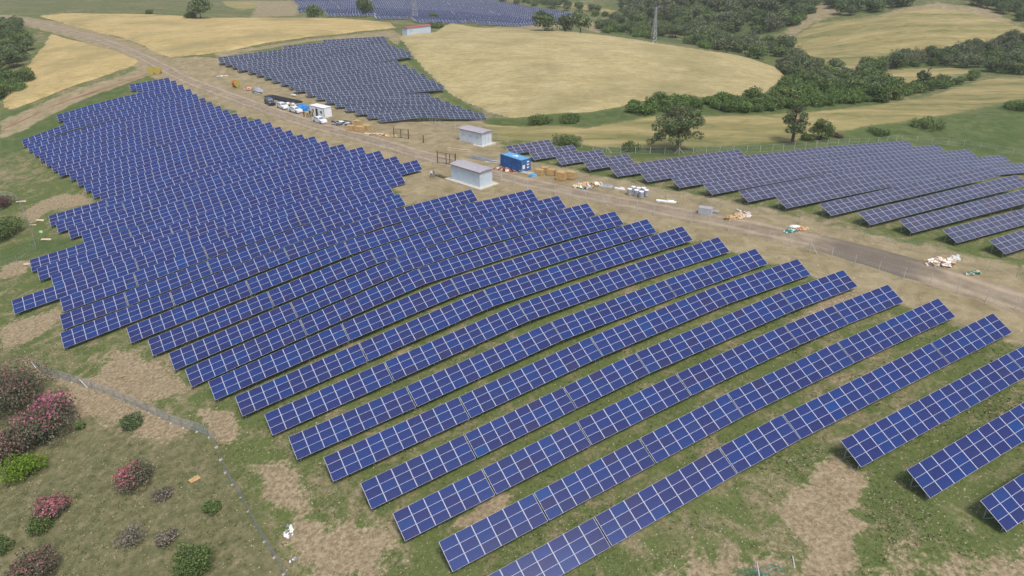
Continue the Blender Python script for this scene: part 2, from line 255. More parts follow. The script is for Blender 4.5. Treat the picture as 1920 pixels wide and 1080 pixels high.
# ---------------------------------------------------------------- materials
class NT:
    def __init__(s, name, rough=0.8, spec=0.3, metal=0.0):
        s.m = bpy.data.materials.new(name); s.m.use_nodes = True; s.t = s.m.node_tree; s.n = s.t.nodes
        s.b = s.n['Principled BSDF']; s.b.inputs['Roughness'].default_value = rough
        s.b.inputs['Specular IOR Level'].default_value = spec; s.b.inputs['Metallic'].default_value = metal
    def add(s, typ, **kw):
        n = s.n.new(typ)
        for k, v in kw.items(): setattr(n, k, v)
        return n
    def link(s, a, b): s.t.links.new(a, b)
    def coord(s, kind='Object'):
        if not hasattr(s, '_tc'): s._tc = s.add('ShaderNodeTexCoord')
        return s._tc.outputs[kind]
    def noise(s, scale, detail=4, rough=0.55, dist=0.0, sxyz=None, kind='Object', out='Fac'):
        n = s.add('ShaderNodeTexNoise'); n.inputs['Scale'].default_value = scale; n.inputs['Detail'].default_value = detail
        n.inputs['Roughness'].default_value = rough; n.inputs['Distortion'].default_value = dist
        c = s.coord(kind)
        if sxyz:
            mp = s.add('ShaderNodeMapping'); mp.inputs['Scale'].default_value = sxyz[:3]
            if len(sxyz) > 3: mp.inputs['Rotation'].default_value = (0, 0, sxyz[3])
            s.link(c, mp.inputs['Vector']); c = mp.outputs[0]
        s.link(c, n.inputs['Vector']); return n.outputs[out]
    def ramp(s, fac, stops):
        r = s.add('ShaderNodeValToRGB'); cr = r.color_ramp
        while len(cr.elements) < len(stops): cr.elements.new(0.5)
        for e, (p, c) in zip(cr.elements, stops):
            e.position = p; e.color = tuple(c)+(1,) if len(c) == 3 else c
        s.link(fac, r.inputs[0]); return r.outputs[0]
    def mix(s, fac, a, b, mode='MIX'):
        m = s.add('ShaderNodeMix', data_type='RGBA', blend_type=mode)
        for sock, v in ((m.inputs[0], fac), (m.inputs[6], a), (m.inputs[7], b)):
            if isinstance(v, (int, float)): sock.default_value = v
            elif isinstance(v, tuple): sock.default_value = v+(1,)
            else: s.link(v, sock)
        return m.outputs[2]
    def math(s, op, a, b=None, c=None, clamp=False):
        m = s.add('ShaderNodeMath', operation=op, use_clamp=clamp)
        for i, v in enumerate((a, b, c)):
            if v is None: continue
            if isinstance(v, (int, float)): m.inputs[i].default_value = v
            else: s.link(v, m.inputs[i])
        return m.outputs[0]
    def bump(s, h, strength=0.3, dist=0.1):
        b = s.add('ShaderNodeBump'); b.inputs['Strength'].default_value = strength; b.inputs['Distance'].default_value = dist
        s.link(h, b.inputs['Height']); s.link(b.outputs[0], s.b.inputs['Normal'])
    def color(s, c):
        if isinstance(c, tuple): s.b.inputs['Base Color'].default_value = c+(1,)
        else: s.link(c, s.b.inputs['Base Color'])
        return s.m
def simple(name, col, rough=0.7, spec=0.3, metal=0.0, var=0.18, scale=3.0):
    n = NT(name, rough, spec, metal)
    f = n.noise(scale, 5)
    a = tuple(max(0, c*(1-var)) for c in col); b = tuple(min(1, c*(1+var)) for c in col)
    return n.color(n.ramp(f, [(0.3, a), (0.7, b)]))
def leafmat(name, stops, rough=0.6, trans=0.0):
    n = NT(name, rough, 0.2); g = n.add('ShaderNodeNewGeometry'); oi = n.add('ShaderNodeObjectInfo')
    f = n.math('ADD', n.math('MULTIPLY', g.outputs['Random Per Island'], 0.75), n.math('MULTIPLY', oi.outputs['Random'], 0.25))
    return n.color(n.ramp(f, stops))
# ---------------------------------------------------------------- region polygons (outlined on the photo, laid out on the ground)
def wpoly(px): return np.array([at(*p)[:2] for p in px])
def pmask(poly, X, Y, soft):
    """1 inside, 0 outside, soft edge of the given width in metres"""
    out = np.zeros(X.shape); lo = poly.min(0)-soft; hi = poly.max(0)+soft
    sel = (X > lo[0]) & (X < hi[0]) & (Y > lo[1]) & (Y < hi[1])
    if not sel.any(): return out
    x = X[sel]; y = Y[sel]; ins = np.zeros(x.shape, bool); dmin = np.full(x.shape, 1e9); n = len(poly)
    for i in range(n):
        x0, y0 = poly[i]; x1, y1 = poly[(i+1) % n]
        cond = ((y0 > y) != (y1 > y)) & (x < (x1-x0)*(y-y0)/(y1-y0+1e-12)+x0); ins ^= cond
        L = (x1-x0)**2+(y1-y0)**2+1e-12; t = np.clip(((x-x0)*(x1-x0)+(y-y0)*(y1-y0))/L, 0, 1)
        dmin = np.minimum(dmin, np.hypot(x-x0-t*(x1-x0), y-y0-t*(y1-y0)))
    sdist = np.where(ins, dmin, -dmin); out[sel] = np.clip(0.5+sdist/soft, 0, 1); return out
def lmask(line, X, Y, w, soft):
    out = np.zeros(X.shape); lo = line.min(0)-w-soft; hi = line.max(0)+w+soft
    sel = (X > lo[0]) & (X < hi[0]) & (Y > lo[1]) & (Y < hi[1]); x = X[sel]; y = Y[sel]; dmin = np.full(x.shape, 1e9)
    for i in range(len(line)-1):
        x0, y0 = line[i]; x1, y1 = line[i+1]
        L = (x1-x0)**2+(y1-y0)**2+1e-12; t = np.clip(((x-x0)*(x1-x0)+(y-y0)*(y1-y0))/L, 0, 1)
        dmin = np.minimum(dmin, np.hypot(x-x0-t*(x1-x0), y-y0-t*(y1-y0)))
    out[sel] = np.clip(0.5+(w-dmin)/soft, 0, 1); return out
P_WHEAT_A = [(748,70),(770,66),(812,62),(830,50),(842,44),(900,54),(1000,57),(1100,64),(1180,74),(1240,84),(1330,98),(1400,110),(1460,130),(1474,143),(1462,158),(1430,176),(1380,182),(1300,184),(1230,187),(1195,193),(1120,208),(1060,212),(1000,220),(950,221),(905,206),(870,192),(845,176),(800,138),(775,108),(757,84)]
P_WHEAT_B = [(72,31),(130,26),(300,29),(420,35),(560,35),(640,36),(735,44),(742,52),(690,58),(600,67),(500,81),(430,96),(380,103),(320,107),(292,100),(270,87),(230,72),(150,53)]
P_WHEAT_C = [(95,64),(150,78),(225,97),(262,113),(258,120),(245,126),(150,158),(60,192),(20,206),(4,200),(8,175),(20,152),(45,130),(70,100)]
P_DRY_D = [(905,232),(1000,236),(1100,240),(1230,216),(1350,217),(1450,214),(1560,207),(1640,196),(1740,181),(1800,161),(1850,148),(1930,146),(1930,182),(1850,200),(1780,214),(1700,226),(1620,238),(1560,250),(1500,262),(1400,270),(1300,276),(1220,279),(1120,276),(1040,262),(930,262),(905,250)]
P_DOME_E = [(1478,84),(1500,62),(1530,44),(1580,37),(1650,32),(1700,17),(1760,14),(1830,22),(1880,38),(1930,56),(1930,78),(1860,82),(1790,93),(1740,103),(1680,116),(1620,130),(1560,135),(1530,112),(1490,95)]
P_FIELD_F = [(1645,137),(1700,129),(1790,127),(1825,132),(1800,141),(1740,149),(1700,156),(1650,158),(1630,150)]
P_FIELD_G = [(1040,2),(1100,9),(1158,20),(1152,28),(1108,19),(1050,12)]
P_FIELD_H = [(415,2),(490,2),(480,15),(450,18),(425,12)]
P_DIRT = [
 ([(300,108),(420,108),(560,172),(700,224),(790,226),(905,224),(905,250),(940,272),(1000,302),(1150,335),(1400,382),(1680,450),(1920,500),(1960,660),(1890,640),(1780,605),(1600,545),(1400,480),(1200,425),(1000,375),(900,378),(760,385),(730,345),(782,318),(700,300),(560,262),(440,208),(330,158),(295,146),(270,140),(280,120)], 3.0),
 ([(0,262),(0,228),(60,203),(140,168),(220,146),(262,128),(285,140),(235,158),(130,198),(50,242)], 2.5),
 ([(405,108),(400,100),(500,86),(600,72),(690,61),(735,56),(755,68),(745,85),(722,68),(600,76),(528,87)], 2.0),
 ([(480,2),(560,2),(556,30),(500,32),(470,32)], 6.0),
 ([(890,46),(915,52),(1000,44),(1060,44),(1050,54),(990,54),(930,54)], 5.0),
 ([(1075,20),(1110,40),(1140,50),(1120,62),(1090,50)], 5.0),
 ([(1495,36),(1530,8),(1560,2),(1600,4),(1570,30),(1530,42),(1480,70),(1470,60)], 6.0),
 ([(1620,36),(1700,14),(1760,6),(1850,16),(1900,40),(1880,42),(1830,26),(1760,16),(1700,20),(1650,34)], 5.0),
]
P_BARE = [
 ([(1528,872),(1560,848),(1600,868),(1632,905),(1620,930),(1590,955),(1625,985),(1610,1000),(1600,1085),(1500,1085),(1506,1020),(1455,960),(1480,925),(1515,905)], 1.6),
 ([(478,868),(530,855),(558,880),(575,930),(590,965),(540,965),(500,940),(482,905)], 2.0),
 ([(560,965),(600,985),(740,985),(745,1010),(700,1085),(590,1085),(545,1010)], 3.0),
 ([(40,398),(75,375),(120,362),(160,366),(180,382),(95,393),(60,420)], 2.0),
 ([(0,500),(30,488),(56,490),(50,510),(0,525)], 1.6),
 ([(0,610),(60,590),(115,580),(118,592),(60,640),(20,650),(0,648)], 2.0),
 ([(215,655),(260,660),(290,680),(330,690),(345,735),(280,760),(200,760),(110,715),(180,700)], 3.0),
 ([(370,770),(440,768),(452,800),(430,830),(385,810)], 1.6),
 ([(180,715),(300,770),(360,800),(300,830),(230,800),(120,780),(100,740)], 4.0),
 ([(1550,555),(1610,548),(1660,570),(1560,600),(1480,612)], 2.0),
 ([(850,980),(900,930),(960,925),(940,960),(880,1000)], 2.0),
 ([(1230,1085),(1300,1050),(1450,1040),(1470,1085)], 4.0),
 ([(1650,1085),(1700,1040),(1850,1060),(1930,1040),(1930,1085)], 4.0),
]
P_BARE += [([(70,688),(160,716),(240,748),(320,785),(345,800),(320,812),(230,778),(150,738),(60,700)], 1.6)]
P_LUSH = [
 ([(1165,0),(1500,0),(1560,-4),(1690,0),(1640,26),(1520,20),(1480,58),(1400,72),(1300,64),(1180,44)], 8.0),
 ([(1110,56),(1240,76),(1400,108),(1470,128),(1500,112),(1560,130),(1650,150),(1640,190),(1440,208),(1300,206),(1190,216),(1190,196),(1300,190),(1440,184),(1480,150),(1400,100),(1240,66)], 3.0),
 ([(1650,122),(1780,98),(1930,82),(1930,140),(1830,128),(1700,126)], 4.0),
 ([(905,222),(1000,221),(1100,212),(1200,196),(1300,186),(1400,186),(1500,196),(1560,196),(1660,190),(1660,197),(1560,206),(1450,213),(1350,216),(1240,214),(1100,238),(1000,235),(905,232)], 4.0),
 ([(960,262),(1050,272),(1220,282),(1400,273),(1500,264),(1620,242),(1700,228),(1800,213),(1930,188),(1930,310),(1850,290),(1700,268),(1400,286),(1180,298),(1000,268)], 5.0),
 ([(750,72),(775,108),(800,138),(845,178),(905,210),(905,222),(880,210),(800,150),(760,110),(738,84)], 3.0),
 ([(60,445),(110,440),(165,455),(130,475),(60,480),(0,520),(0,470)], 3.0),
 ([(130,245),(0,300),(0,262),(50,242),(150,192),(240,155),(240,170)], 3.0),
 ([(230,150),(250,140),(275,145),(240,160),(120,205),(40,255),(0,290),(0,262),(60,240)], 2.0),
 ([(0,205),(20,208),(60,195),(62,203),(0,232)], 2.0),
 ([(740,355),(775,340),(790,350),(760,362)], 2.0),
]
ROAD_PX = [(-10,30),(30,36),(75,44),(120,55),(170,68),(215,84),(262,104),(305,126),(350,149),(410,172),(470,194),(530,215),(600,237),(680,258),(760,281),(830,300),(900,320),(960,335),(1040,353),(1130,371),(1220,388),(1310,406),(1400,424),(1500,446),(1600,472),(1700,500),(1800,530),(1900,562),(1960,582)]
# ---------------------------------------------------------------- ground
ang = np.radians(np.linspace(-72, 72, 640)); rad = np.geomspace(22, 900, 470); rad = np.append(rad, [1000, 1200, 1600, 2200, 3000])
AA, RR = np.meshgrid(ang, rad); GX = np.sin(AA)*RR; GY = np.cos(AA)*RR
rs = np.random.RandomState(4)
def vnoise(X, Y, cell, seed):
    g = np.random.RandomState(seed).rand(256, 256)
    u = X/cell; v = Y/cell; i = np.floor(u).astype(int); j = np.floor(v).astype(int); a = u-i; b = v-j
    a = a*a*(3-2*a); b = b*b*(3-2*b)
    return (g[j % 256, i % 256]*(1-a)+g[j % 256, (i+1) % 256]*a)*(1-b)+(g[(j+1) % 256, i % 256]*(1-a)+g[(j+1) % 256, (i+1) % 256]*a)*b-0.5
road_w = np.array([at(*p)[:2] for p in ROAD_PX])
def smooth_line(L, step=2.0):
    out = []
    for i in range(len(L)-1):
        p0 = L[max(i-1, 0)]; p1 = L[i]; p2 = L[i+1]; p3 = L[min(i+2, len(L)-1)]
        n = max(2, int(np.linalg.norm(p2-p1)/step))
        for k in range(n):
            t = k/n; out.append(0.5*((2*p1)+(-p0+p2)*t+(2*p0-5*p1+4*p2-p3)*t*t+(-p0+3*p1-3*p2+p3)*t**3))
    out.append(L[-1]); return np.array(out)
road_s = smooth_line(road_w)
XF = GX.ravel(); YF = GY.ravel()
m_road = lmask(road_s, XF, YF, 3.6, 2.5)
dirt = np.zeros_like(XF)
for p, s in P_DIRT: dirt = np.maximum(dirt, pmask(wpoly(p), XF, YF, s*2))
dirt = np.maximum(dirt, 0.75*lmask(road_s, XF, YF, 7.5, 5.0))
bare = np.zeros_like(XF)
for p, s in P_BARE: bare = np.maximum(bare, pmask(wpoly(p), XF, YF, s*1.4))
lush = np.zeros_like(XF)
for p, s in P_LUSH: lush = np.maximum(lush, pmask(wpoly(p), XF, YF, s*2))
dry = np.zeros_like(XF)
for p, s in ((P_DRY_D, 6), (P_DOME_E, 8), (P_FIELD_F, 5), (P_FIELD_G, 8), (P_FIELD_H, 8)): dry = np.maximum(dry, pmask(wpoly(p), XF, YF, s))
rough = (0.16*vnoise(XF, YF, 3.1, 1)+0.08*vnoise(XF, YF, 1.1, 2)+0.3*vnoise(XF, YF, 11, 3))*(1-m_road)
ZZ = H(XF, YF)+rough-0.03*m_road
far = np.hypot(XF, YF); ZZ = ZZ+np.clip((far-700)/400, 0, 3)*18*(0.6+vnoise(XF, YF, 260, 9))
verts = np.stack([XF, YF, ZZ], 1); nA = len(ang); nR = len(rad)
ii, jj = np.meshgrid(np.arange(nA-1), np.arange(nR-1)); base = (jj*nA+ii).ravel()
quads = np.stack([base, base+1, base+1+nA, base+nA], 1)[:, ::-1]
def bigmesh(name, verts, quads, mats):
    me = bpy.data.meshes.new(name); k = quads.shape[1]
    me.vertices.add(len(verts)); me.vertices.foreach_set('co', verts.astype(np.float32).ravel())
    me.loops.add(quads.size); me.loops.foreach_set('vertex_index', quads.astype(np.int32).ravel())
    me.polygons.add(len(quads)); me.polygons.foreach_set('loop_start', np.arange(0, quads.size, k, dtype=np.int32))
    me.polygons.foreach_set('loop_total', np.full(len(quads), k, dtype=np.int32))
    for m in mats: me.materials.append(m)
    me.update(calc_edges=True); me.validate(); return me
# ground material
g = NT('soil_and_grass', 0.95, 0.1)
at1 = g.add('ShaderNodeAttribute', attribute_name='cover'); sep = g.add('ShaderNodeSeparateColor'); g.link(at1.outputs['Color'], sep.inputs[0])
aD, aB, aL = sep.outputs[0], sep.outputs[1], sep.outputs[2]
at2 = g.add('ShaderNodeAttribute', attribute_name='cover_dry'); sep2 = g.add('ShaderNodeSeparateColor'); g.link(at2.outputs['Color'], sep2.inputs[0]); aY = sep2.outputs[0]; aS = sep2.outputs[1]
n_big = g.noise(0.05, 5, 0.6); n_mid = g.noise(0.35, 6, 0.65, 0.6); n_fine = g.noise(2.2, 5, 0.7); n_xf = g.noise(7.0, 3, 0.7)
green = g.ramp(n_fine, [(0.3, (0.070, 0.096, 0.028)), (0.5, (0.100, 0.130, 0.040)), (0.72, (0.150, 0.165, 0.062))])
lushc = g.ramp(n_mid, [(0.3, (0.050, 0.085, 0.026)), (0.7, (0.105, 0.145, 0.048))])
tan = g.ramp(n_fine, [(0.34, (0.17, 0.130, 0.078)), (0.5, (0.27, 0.215, 0.130)), (0.66, (0.38, 0.315, 0.205))])
tanv = g.ramp(n_mid, [(0.34, (0.20, 0.163, 0.088)), (0.5, (0.285, 0.235, 0.135)), (0.66, (0.36, 0.305, 0.19))])
tanv = g.mix(g.math('MULTIPLY', n_xf, 0.35), tanv, tan)
dryc = g.ramp(g.math('ADD', g.math('MULTIPLY', g.noise(0.16, 8, 0.75, 0.8, (0.6, 1.5, 1, 0.12)), 0.55), g.math('MULTIPLY', g.noise(0.05, 4, 0.5, 0.3, (0.3, 2.6, 1, 0.08)), 0.45)), [(0.40, (0.15, 0.16, 0.06)), (0.5, (0.26, 0.225, 0.095)), (0.62, (0.38, 0.31, 0.145))])
col = g.mix(g.ramp(g.math('ADD', n_mid, g.math('MULTIPLY', n_big, 0.55)), [(0.74, (0, 0, 0)), (0.94, (0.8, 0.8, 0.8))]), green, tan)
# straw-coloured dry grass litter
col = g.mix(g.ramp(n_xf, [(0.58, (0, 0, 0)), (0.75, (0.4, 0.4, 0.4))]), col, (0.26, 0.24, 0.13))
scrub = g.ramp(g.noise(0.9, 6, 0.7), [(0.3, (0.075, 0.085, 0.036)), (0.5, (0.145, 0.140, 0.068)), (0.7, (0.24, 0.205, 0.12))])
col = g.mix(aS, col, scrub)
def edged(a, n, k=1.1, lo=0.42, hi=0.62): return g.ramp(g.math('ADD', a, g.math('MULTIPLY', g.math('SUBTRACT', n, 0.5), k)), [(lo, (0, 0, 0)), (hi, (1, 1, 1))])
col = g.mix(g.math('MULTIPLY', edged(aL, n_mid, 0.9), 0.8), col, lushc)
col = g.mix(edged(aY, n_mid, 0.5), col, dryc)
col = g.mix(g.math('MULTIPLY', edged(aD, n_mid, 0.7), 0.93), col, tanv)
col = g.mix(edged(aB, g.math('ADD', g.math('MULTIPLY', n_mid, 0.6), g.math('MULTIPLY', n_fine, 0.4)), 2.3, 0.40, 0.66), col, tan)
g.bump(g.math('ADD', n_fine, g.math('MULTIPLY', n_xf, 0.5)), 0.5, 0.12)
M_ground = g.color(col)
me = bigmesh('ground', verts, quads, [M_ground]); me.polygons.foreach_set('use_smooth', np.ones(len(quads), bool))
scrubm = pmask(wpoly([(-60,640),(60,685),(160,725),(290,775),(380,812),(408,845),(434,908),(470,972),(530,1075),(560,1180),(-200,1180),(-300,900)]), XF, YF, 3.0)
ca = me.color_attributes.new('cover', 'FLOAT_COLOR', 'POINT'); ca.data.foreach_set('color', np.stack([dirt, bare, lush, np.ones_like(dirt)], 1).astype(np.float32).ravel())
cb = me.color_attributes.new('cover_dry', 'FLOAT_COLOR', 'POINT'); cb.data.foreach_set('color', np.stack([dry, scrubm, dry*0, np.ones_like(dirt)], 1).astype(np.float32).ravel())
ground = put('ground', me); tag(ground, 'uneven ground of patchy green grass and bare tan soil', 'ground', kind='structure')
# ---------------------------------------------------------------- dirt road
rm = NT('packed_dirt', 0.95, 0.1)
uvn = rm.noise(0.4, 6, 0.65); ua = rm.add('ShaderNodeAttribute', attribute_name='across')
wob = rm.math('ADD', ua.outputs['Fac'], rm.math('MULTIPLY', rm.math('SUBTRACT', rm.noise(0.12, 3), 0.5), 0.25))
tracks = rm.ramp(wob, [(0.0, (0.25, 0.205, 0.135)), (0.14, (0.22, 0.18, 0.125)), (0.26, (0.39, 0.32, 0.22)), (0.36, (0.21, 0.175, 0.125)), (0.5, (0.26, 0.215, 0.15)), (0.64, (0.22, 0.18, 0.13)), (0.75, (0.40, 0.325, 0.23)), (0.88, (0.22, 0.18, 0.125)), (1.0, (0.25, 0.205, 0.135))])
rc = rm.mix(0.45, tracks, rm.ramp(uvn, [(0.36, (0.19, 0.15, 0.098)), (0.64, (0.42, 0.34, 0.235))]))
damp = rm.add('ShaderNodeAttribute', attribute_name='damp')
rc = rm.mix(rm.math('MULTIPLY', rm.ramp(rm.math('ADD', damp.outputs['Fac'], rm.math('MULTIPLY', rm.math('SUBTRACT', rm.noise(0.25, 5), 0.5), 0.8)), [(0.4, (0, 0, 0)), (0.75, (1, 1, 1))]), 0.75), rc, (0.125, 0.108, 0.09))
rm.bump(rm.noise(3.0, 5), 0.4, 0.08); M_road = rm.color(rc)
def strip(name, line, width, mat, lift=0.05, nx=9, damp=None):
    L = line; T = np.gradient(L, axis=0); T /= np.linalg.norm(T, axis=1)[:, None]+1e-9; N = np.stack([-T[:, 1], T[:, 0]], 1)
    V = []; ac = []; dm = []
    for k in range(len(L)):
        w = width[k] if hasattr(width, '__len__') else width
        for j in range(nx):
            t = j/(nx-1); q = L[k]+N[k]*(t-0.5)*w*(1+0.10*math.sin(k*0.7+j)*(j in (0, nx-1)))
            V.append((q[0], q[1], 0)); ac.append(t); dm.append(damp[k] if damp is not None else 0)
    V = np.array(V); V[:, 2] = H(V[:, 0], V[:, 1])+lift
    edge = np.tile(np.arange(nx), len(L)); V[(edge == 0) | (edge == nx-1), 2] -= 0.25
    q = [(k*nx+j, k*nx+j+1, (k+1)*nx+j+1, (k+1)*nx+j) for k in range(len(L)-1) for j in range(nx-1)]
    me = bigmesh(name, V, np.array(q)[:, ::-1], [mat])
    a = me.attributes.new('across', 'FLOAT', 'POINT'); a.data.foreach_set('value', ac)
    a = me.attributes.new('damp', 'FLOAT', 'POINT'); a.data.foreach_set('value', dm)
    me.polygons.foreach_set('use_smooth', np.ones(len(q), bool))
    return put(name, me)
rpx, rpy = proj(np.column_stack([road_s, H(road_s[:, 0], road_s[:, 1])]))
rd = np.clip(1-np.abs(rpx-1640)/190, 0, 1)*1.2
rw = np.interp(rpx, [0, 300, 700, 1000, 1400, 1700, 1920], [5.0, 6.0, 7.0, 6.5, 7.5, 8.5, 8.5])
road = strip('road', road_s, rw, M_road, damp=rd); tag(road, 'rutted dirt road running between the solar arrays', 'road', kind='structure')
# ---------------------------------------------------------------- standing wheat, as raised sheets
def wheat(name, px, label, stops, step=1.6, h=0.55):
    poly = wpoly(px); lo = poly.min(0)-3; hi = poly.max(0)+3
    xs = np.arange(lo[0], hi[0], step); ys = np.arange(lo[1], hi[1], step); X, Y = np.meshgrid(xs, ys)
    wob = 2.2*vnoise(X, Y, 7, 21)
    m = pmask(poly, X.ravel(), Y.ravel(), 4.0).reshape(X.shape)
    m2 = np.clip((m+wob*0.12-0.45)*3, 0, 1)
    Z = H(X, Y)+(-0.5+(h+0.5)*m2)+0.16*vnoise(X, Y, 2.3, 5)*m2+0.10*vnoise(X, Y, 4.7, 6)*m2
    keep = m2 > 0.0; nx = len(xs)
    k4 = keep[:-1, :-1] | keep[1:, :-1] | keep[:-1, 1:] | keep[1:, 1:]
    j, i = np.nonzero(k4); b = j*nx+i; q = np.stack([b, b+1, b+1+nx, b+nx], 1)
    used, inv = np.unique(q, return_inverse=True); V = np.stack([X.ravel(), Y.ravel(), Z.ravel()], 1)[used]
    w = NT(name+'_stalks', 0.9, 0.1)
    f1 = w.noise(0.09, 9, 0.82, 0.6, (0.7, 1.5, 1, 0.25)); f2 = w.noise(0.6, 6, 0.85, 0.2, (0.6, 1.6, 1, 0.1)); f3 = w.noise(0.03, 3)
    c = w.mix(0.5, w.ramp(f1, stops), w.ramp(f2, stops)); c = w.mix(w.ramp(f3, [(0.48, (0, 0, 0)), (0.7, (0.55, 0.55, 0.55))]), c, (0.20, 0.19, 0.085))
    w.bump(f2, 1.0, 0.4)
    me = bigmesh(name, V, inv.reshape(q.shape), [w.color(c)]); me.polygons.foreach_set('use_smooth', np.ones(len(q), bool))
    return tag(put(name, me), label, 'wheat field', kind='stuff')
ws = [(0.36, (0.23, 0.19, 0.085)), (0.45, (0.36, 0.30, 0.14)), (0.54, (0.45, 0.375, 0.19)), (0.64, (0.60, 0.52, 0.31))]
ws2 = [(0.36, (0.26, 0.20, 0.075)), (0.45, (0.40, 0.31, 0.13)), (0.54, (0.50, 0.385, 0.18)), (0.64, (0.62, 0.50, 0.27))]
wheat('wheat_field', P_WHEAT_A, 'large pale ripe wheat field on the hill right of the dark array', ws)
wheat('wheat_field', P_WHEAT_B, 'golden wheat field above the dirt road at the top left', ws2)
wheat('wheat_field', P_WHEAT_C, 'golden wheat field left of the dirt road below the fork', ws2)
# ---------------------------------------------------------------- solar tables
S_SL = 3.03; COLW = 1.665
def cellmat(name, ramp_stops, spec=0.10):
    n = NT(name, 0.22, spec); g_ = n.add('ShaderNodeNewGeometry'); oi = n.add('ShaderNodeObjectInfo')
    r = n.math('FRACT', n.math('ADD', g_.outputs['Random Per Island'], n.math('MULTIPLY', oi.outputs['Random'], 7.31)))
    c = n.ramp(r, ramp_stops)
    big = n.ramp(n.noise(0.6, 3, 0.5), [(0.35, (0.90, 0.91, 0.93)), (0.65, (1.07, 1.06, 1.05))])
    c = n.mix(1.0, c, big, 'MULTIPLY')
    # fine cell grid: 10 x 6 cells of 156 mm
    sp = n.add('ShaderNodeSeparateXYZ'); n.link(n.coord('Object'), sp.inputs[0])
    gx = n.math('FRACT', n.math('DIVIDE', sp.outputs[0], 0.158)); gy = n.math('FRACT', n.math('DIVIDE', sp.outputs[1], 0.158))
    line = n.math('MAXIMUM', n.math('LESS_THAN', gx, 0.05), n.math('LESS_THAN', gy, 0.07))
    c = n.mix(n.math('MULTIPLY', line, 0.22), c, (0.13, 0.16, 0.28))
    return n.color(c)
M_cellM = cellmat('solar_cell_blue', [(0.0, (0.021, 0.031, 0.122)), (0.2, (0.024, 0.033, 0.120)), (0.45, (0.021, 0.037, 0.145)), (0.72, (0.018, 0.043, 0.165)), (0.94, (0.023, 0.034, 0.118)), (0.98, (0.030, 0.032, 0.100)), (1.0, (0.015, 0.054, 0.195))])
M_cellR = cellmat('solar_cell_sky_sheen', spec=0.4, ramp_stops=[(0.0, (0.056, 0.056, 0.092)), (0.5, (0.066, 0.066, 0.106)), (0.8, (0.064, 0.070, 0.120)), (1.0, (0.074, 0.064, 0.098))])  # greyed base colour imitates pale sky reflection at this viewing angle
M_cellC = cellmat('solar_cell_hazy_tone', [(0.0, (0.040, 0.048, 0.076)), (0.5, (0.050, 0.060, 0.092)), (1.0, (0.064, 0.074, 0.112))])  # view-angle greying and distance haze put into the cell colour
M_alu = simple('anodised_aluminium', (0.52, 0.55, 0.63), 0.5, 0.25, 0.0, 0.08, 1.0)
M_galv = simple('galvanised_steel', (0.42, 0.43, 0.44), 0.5, 0.5, 0.6, 0.15, 2.0)
def module_geo(mb, x0, y0, w=1.645, h=0.997):
    """one framed module, lower left corner x0,y0 on the table plane, glass face up"""
    t = 0.04; bx, by = 0.032, 0.014
    x1, y1 = x0+w, y0+h
    o = [(x0, y0), (x1, y0), (x1, y1), (x0, y1)]; i_ = [(x0+bx, y0+by), (x1-bx, y0+by), (x1-bx, y1-by), (x0+bx, y1-by)]
    for k in range(4):
        l = (k+1) % 4
        mb.face([(*o[k], 0), (*o[l], 0), (*i_[l], 0), (*i_[k], 0)], 0)
        mb.face([(*o[l], 0), (*o[k], 0), (*o[k], -t), (*o[l], -t)], 0)
    mb.face([(*i_[k], -0.004) for k in range(4)], 1)
    mb.face([(*o[k], -t) for k in (3, 2, 1, 0)], 0)
_mod = {}
def module_mesh(key, mat):
    if key not in _mod:
        mb = MB(); module_geo(mb, -0.8225, -0.4985); _mod[key] = mb.mesh('panel', [M_alu, mat])
    return _mod[key]
_tab = {}
def table_mesh(n, key, mat):
    if (n, key) not in _tab:
        mb = MB()
        for c in range(n):
            for r in range(3): module_geo(mb, (c-n/2)*COLW+0.01, (r-1.5)*1.01+0.0065)
        _tab[(n, key)] = mb.mesh('panel_sheet', [M_alu, mat])
    return _tab[(n, key)]
def leg_mesh(tau):
    mb = MB(); ct, st = math.cos(tau), math.sin(tau)
    R = Matrix.Rotation(tau, 3, 'X')
    mb.box((0, 0, -0.15), (0.08, 2.7, 0.1), 0, R)
    for y, top in ((-0.8, -0.8*st/ct-0.2), (0.85, 0.85*st/ct-0.2)):
        mb.box((0, y, (top-3.0)/2), (0.1, 0.08, top+3.0), 0)
    a = Vector((0.03, 0.85, -1.4)); b = Vector((0.03, -0.2, -0.2*st/ct-0.2)); mb.tube(a, b, 0.03, seg=4)
    return mb.mesh('leg', [M_galv])
LEG = {a: leg_mesh(TAU[i]) for i, a in enumerate('MRC')}
_rail = {}
def rail_mesh(n):
    if n not in _rail:
        mb = MB()
        for y in (-1.0, -0.3, 0.4, 1.1): mb.box((0, y, -0.075), (n*COLW, 0.05, 0.06), 0)
        _rail[n] = mb.mesh('mounting_rail', [M_galv])
    return _rail[n]
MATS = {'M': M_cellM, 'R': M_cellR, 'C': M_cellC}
GRP = {'M': 'solar tables of the big blue array below the road', 'R': 'solar tables of the dusky array right of the road', 'C': 'solar tables of the dark array beyond the white cabin'}
ADJ = {'M': 'blue solar table', 'R': 'dusky solar table', 'C': 'dark solar table'}
WHERE = {'M': 'row of the big blue array', 'R': 'row of the array right of the road', 'C': 'row of the array beyond the cabin'}
rj = random.Random(3)
ntab = nmod = 0
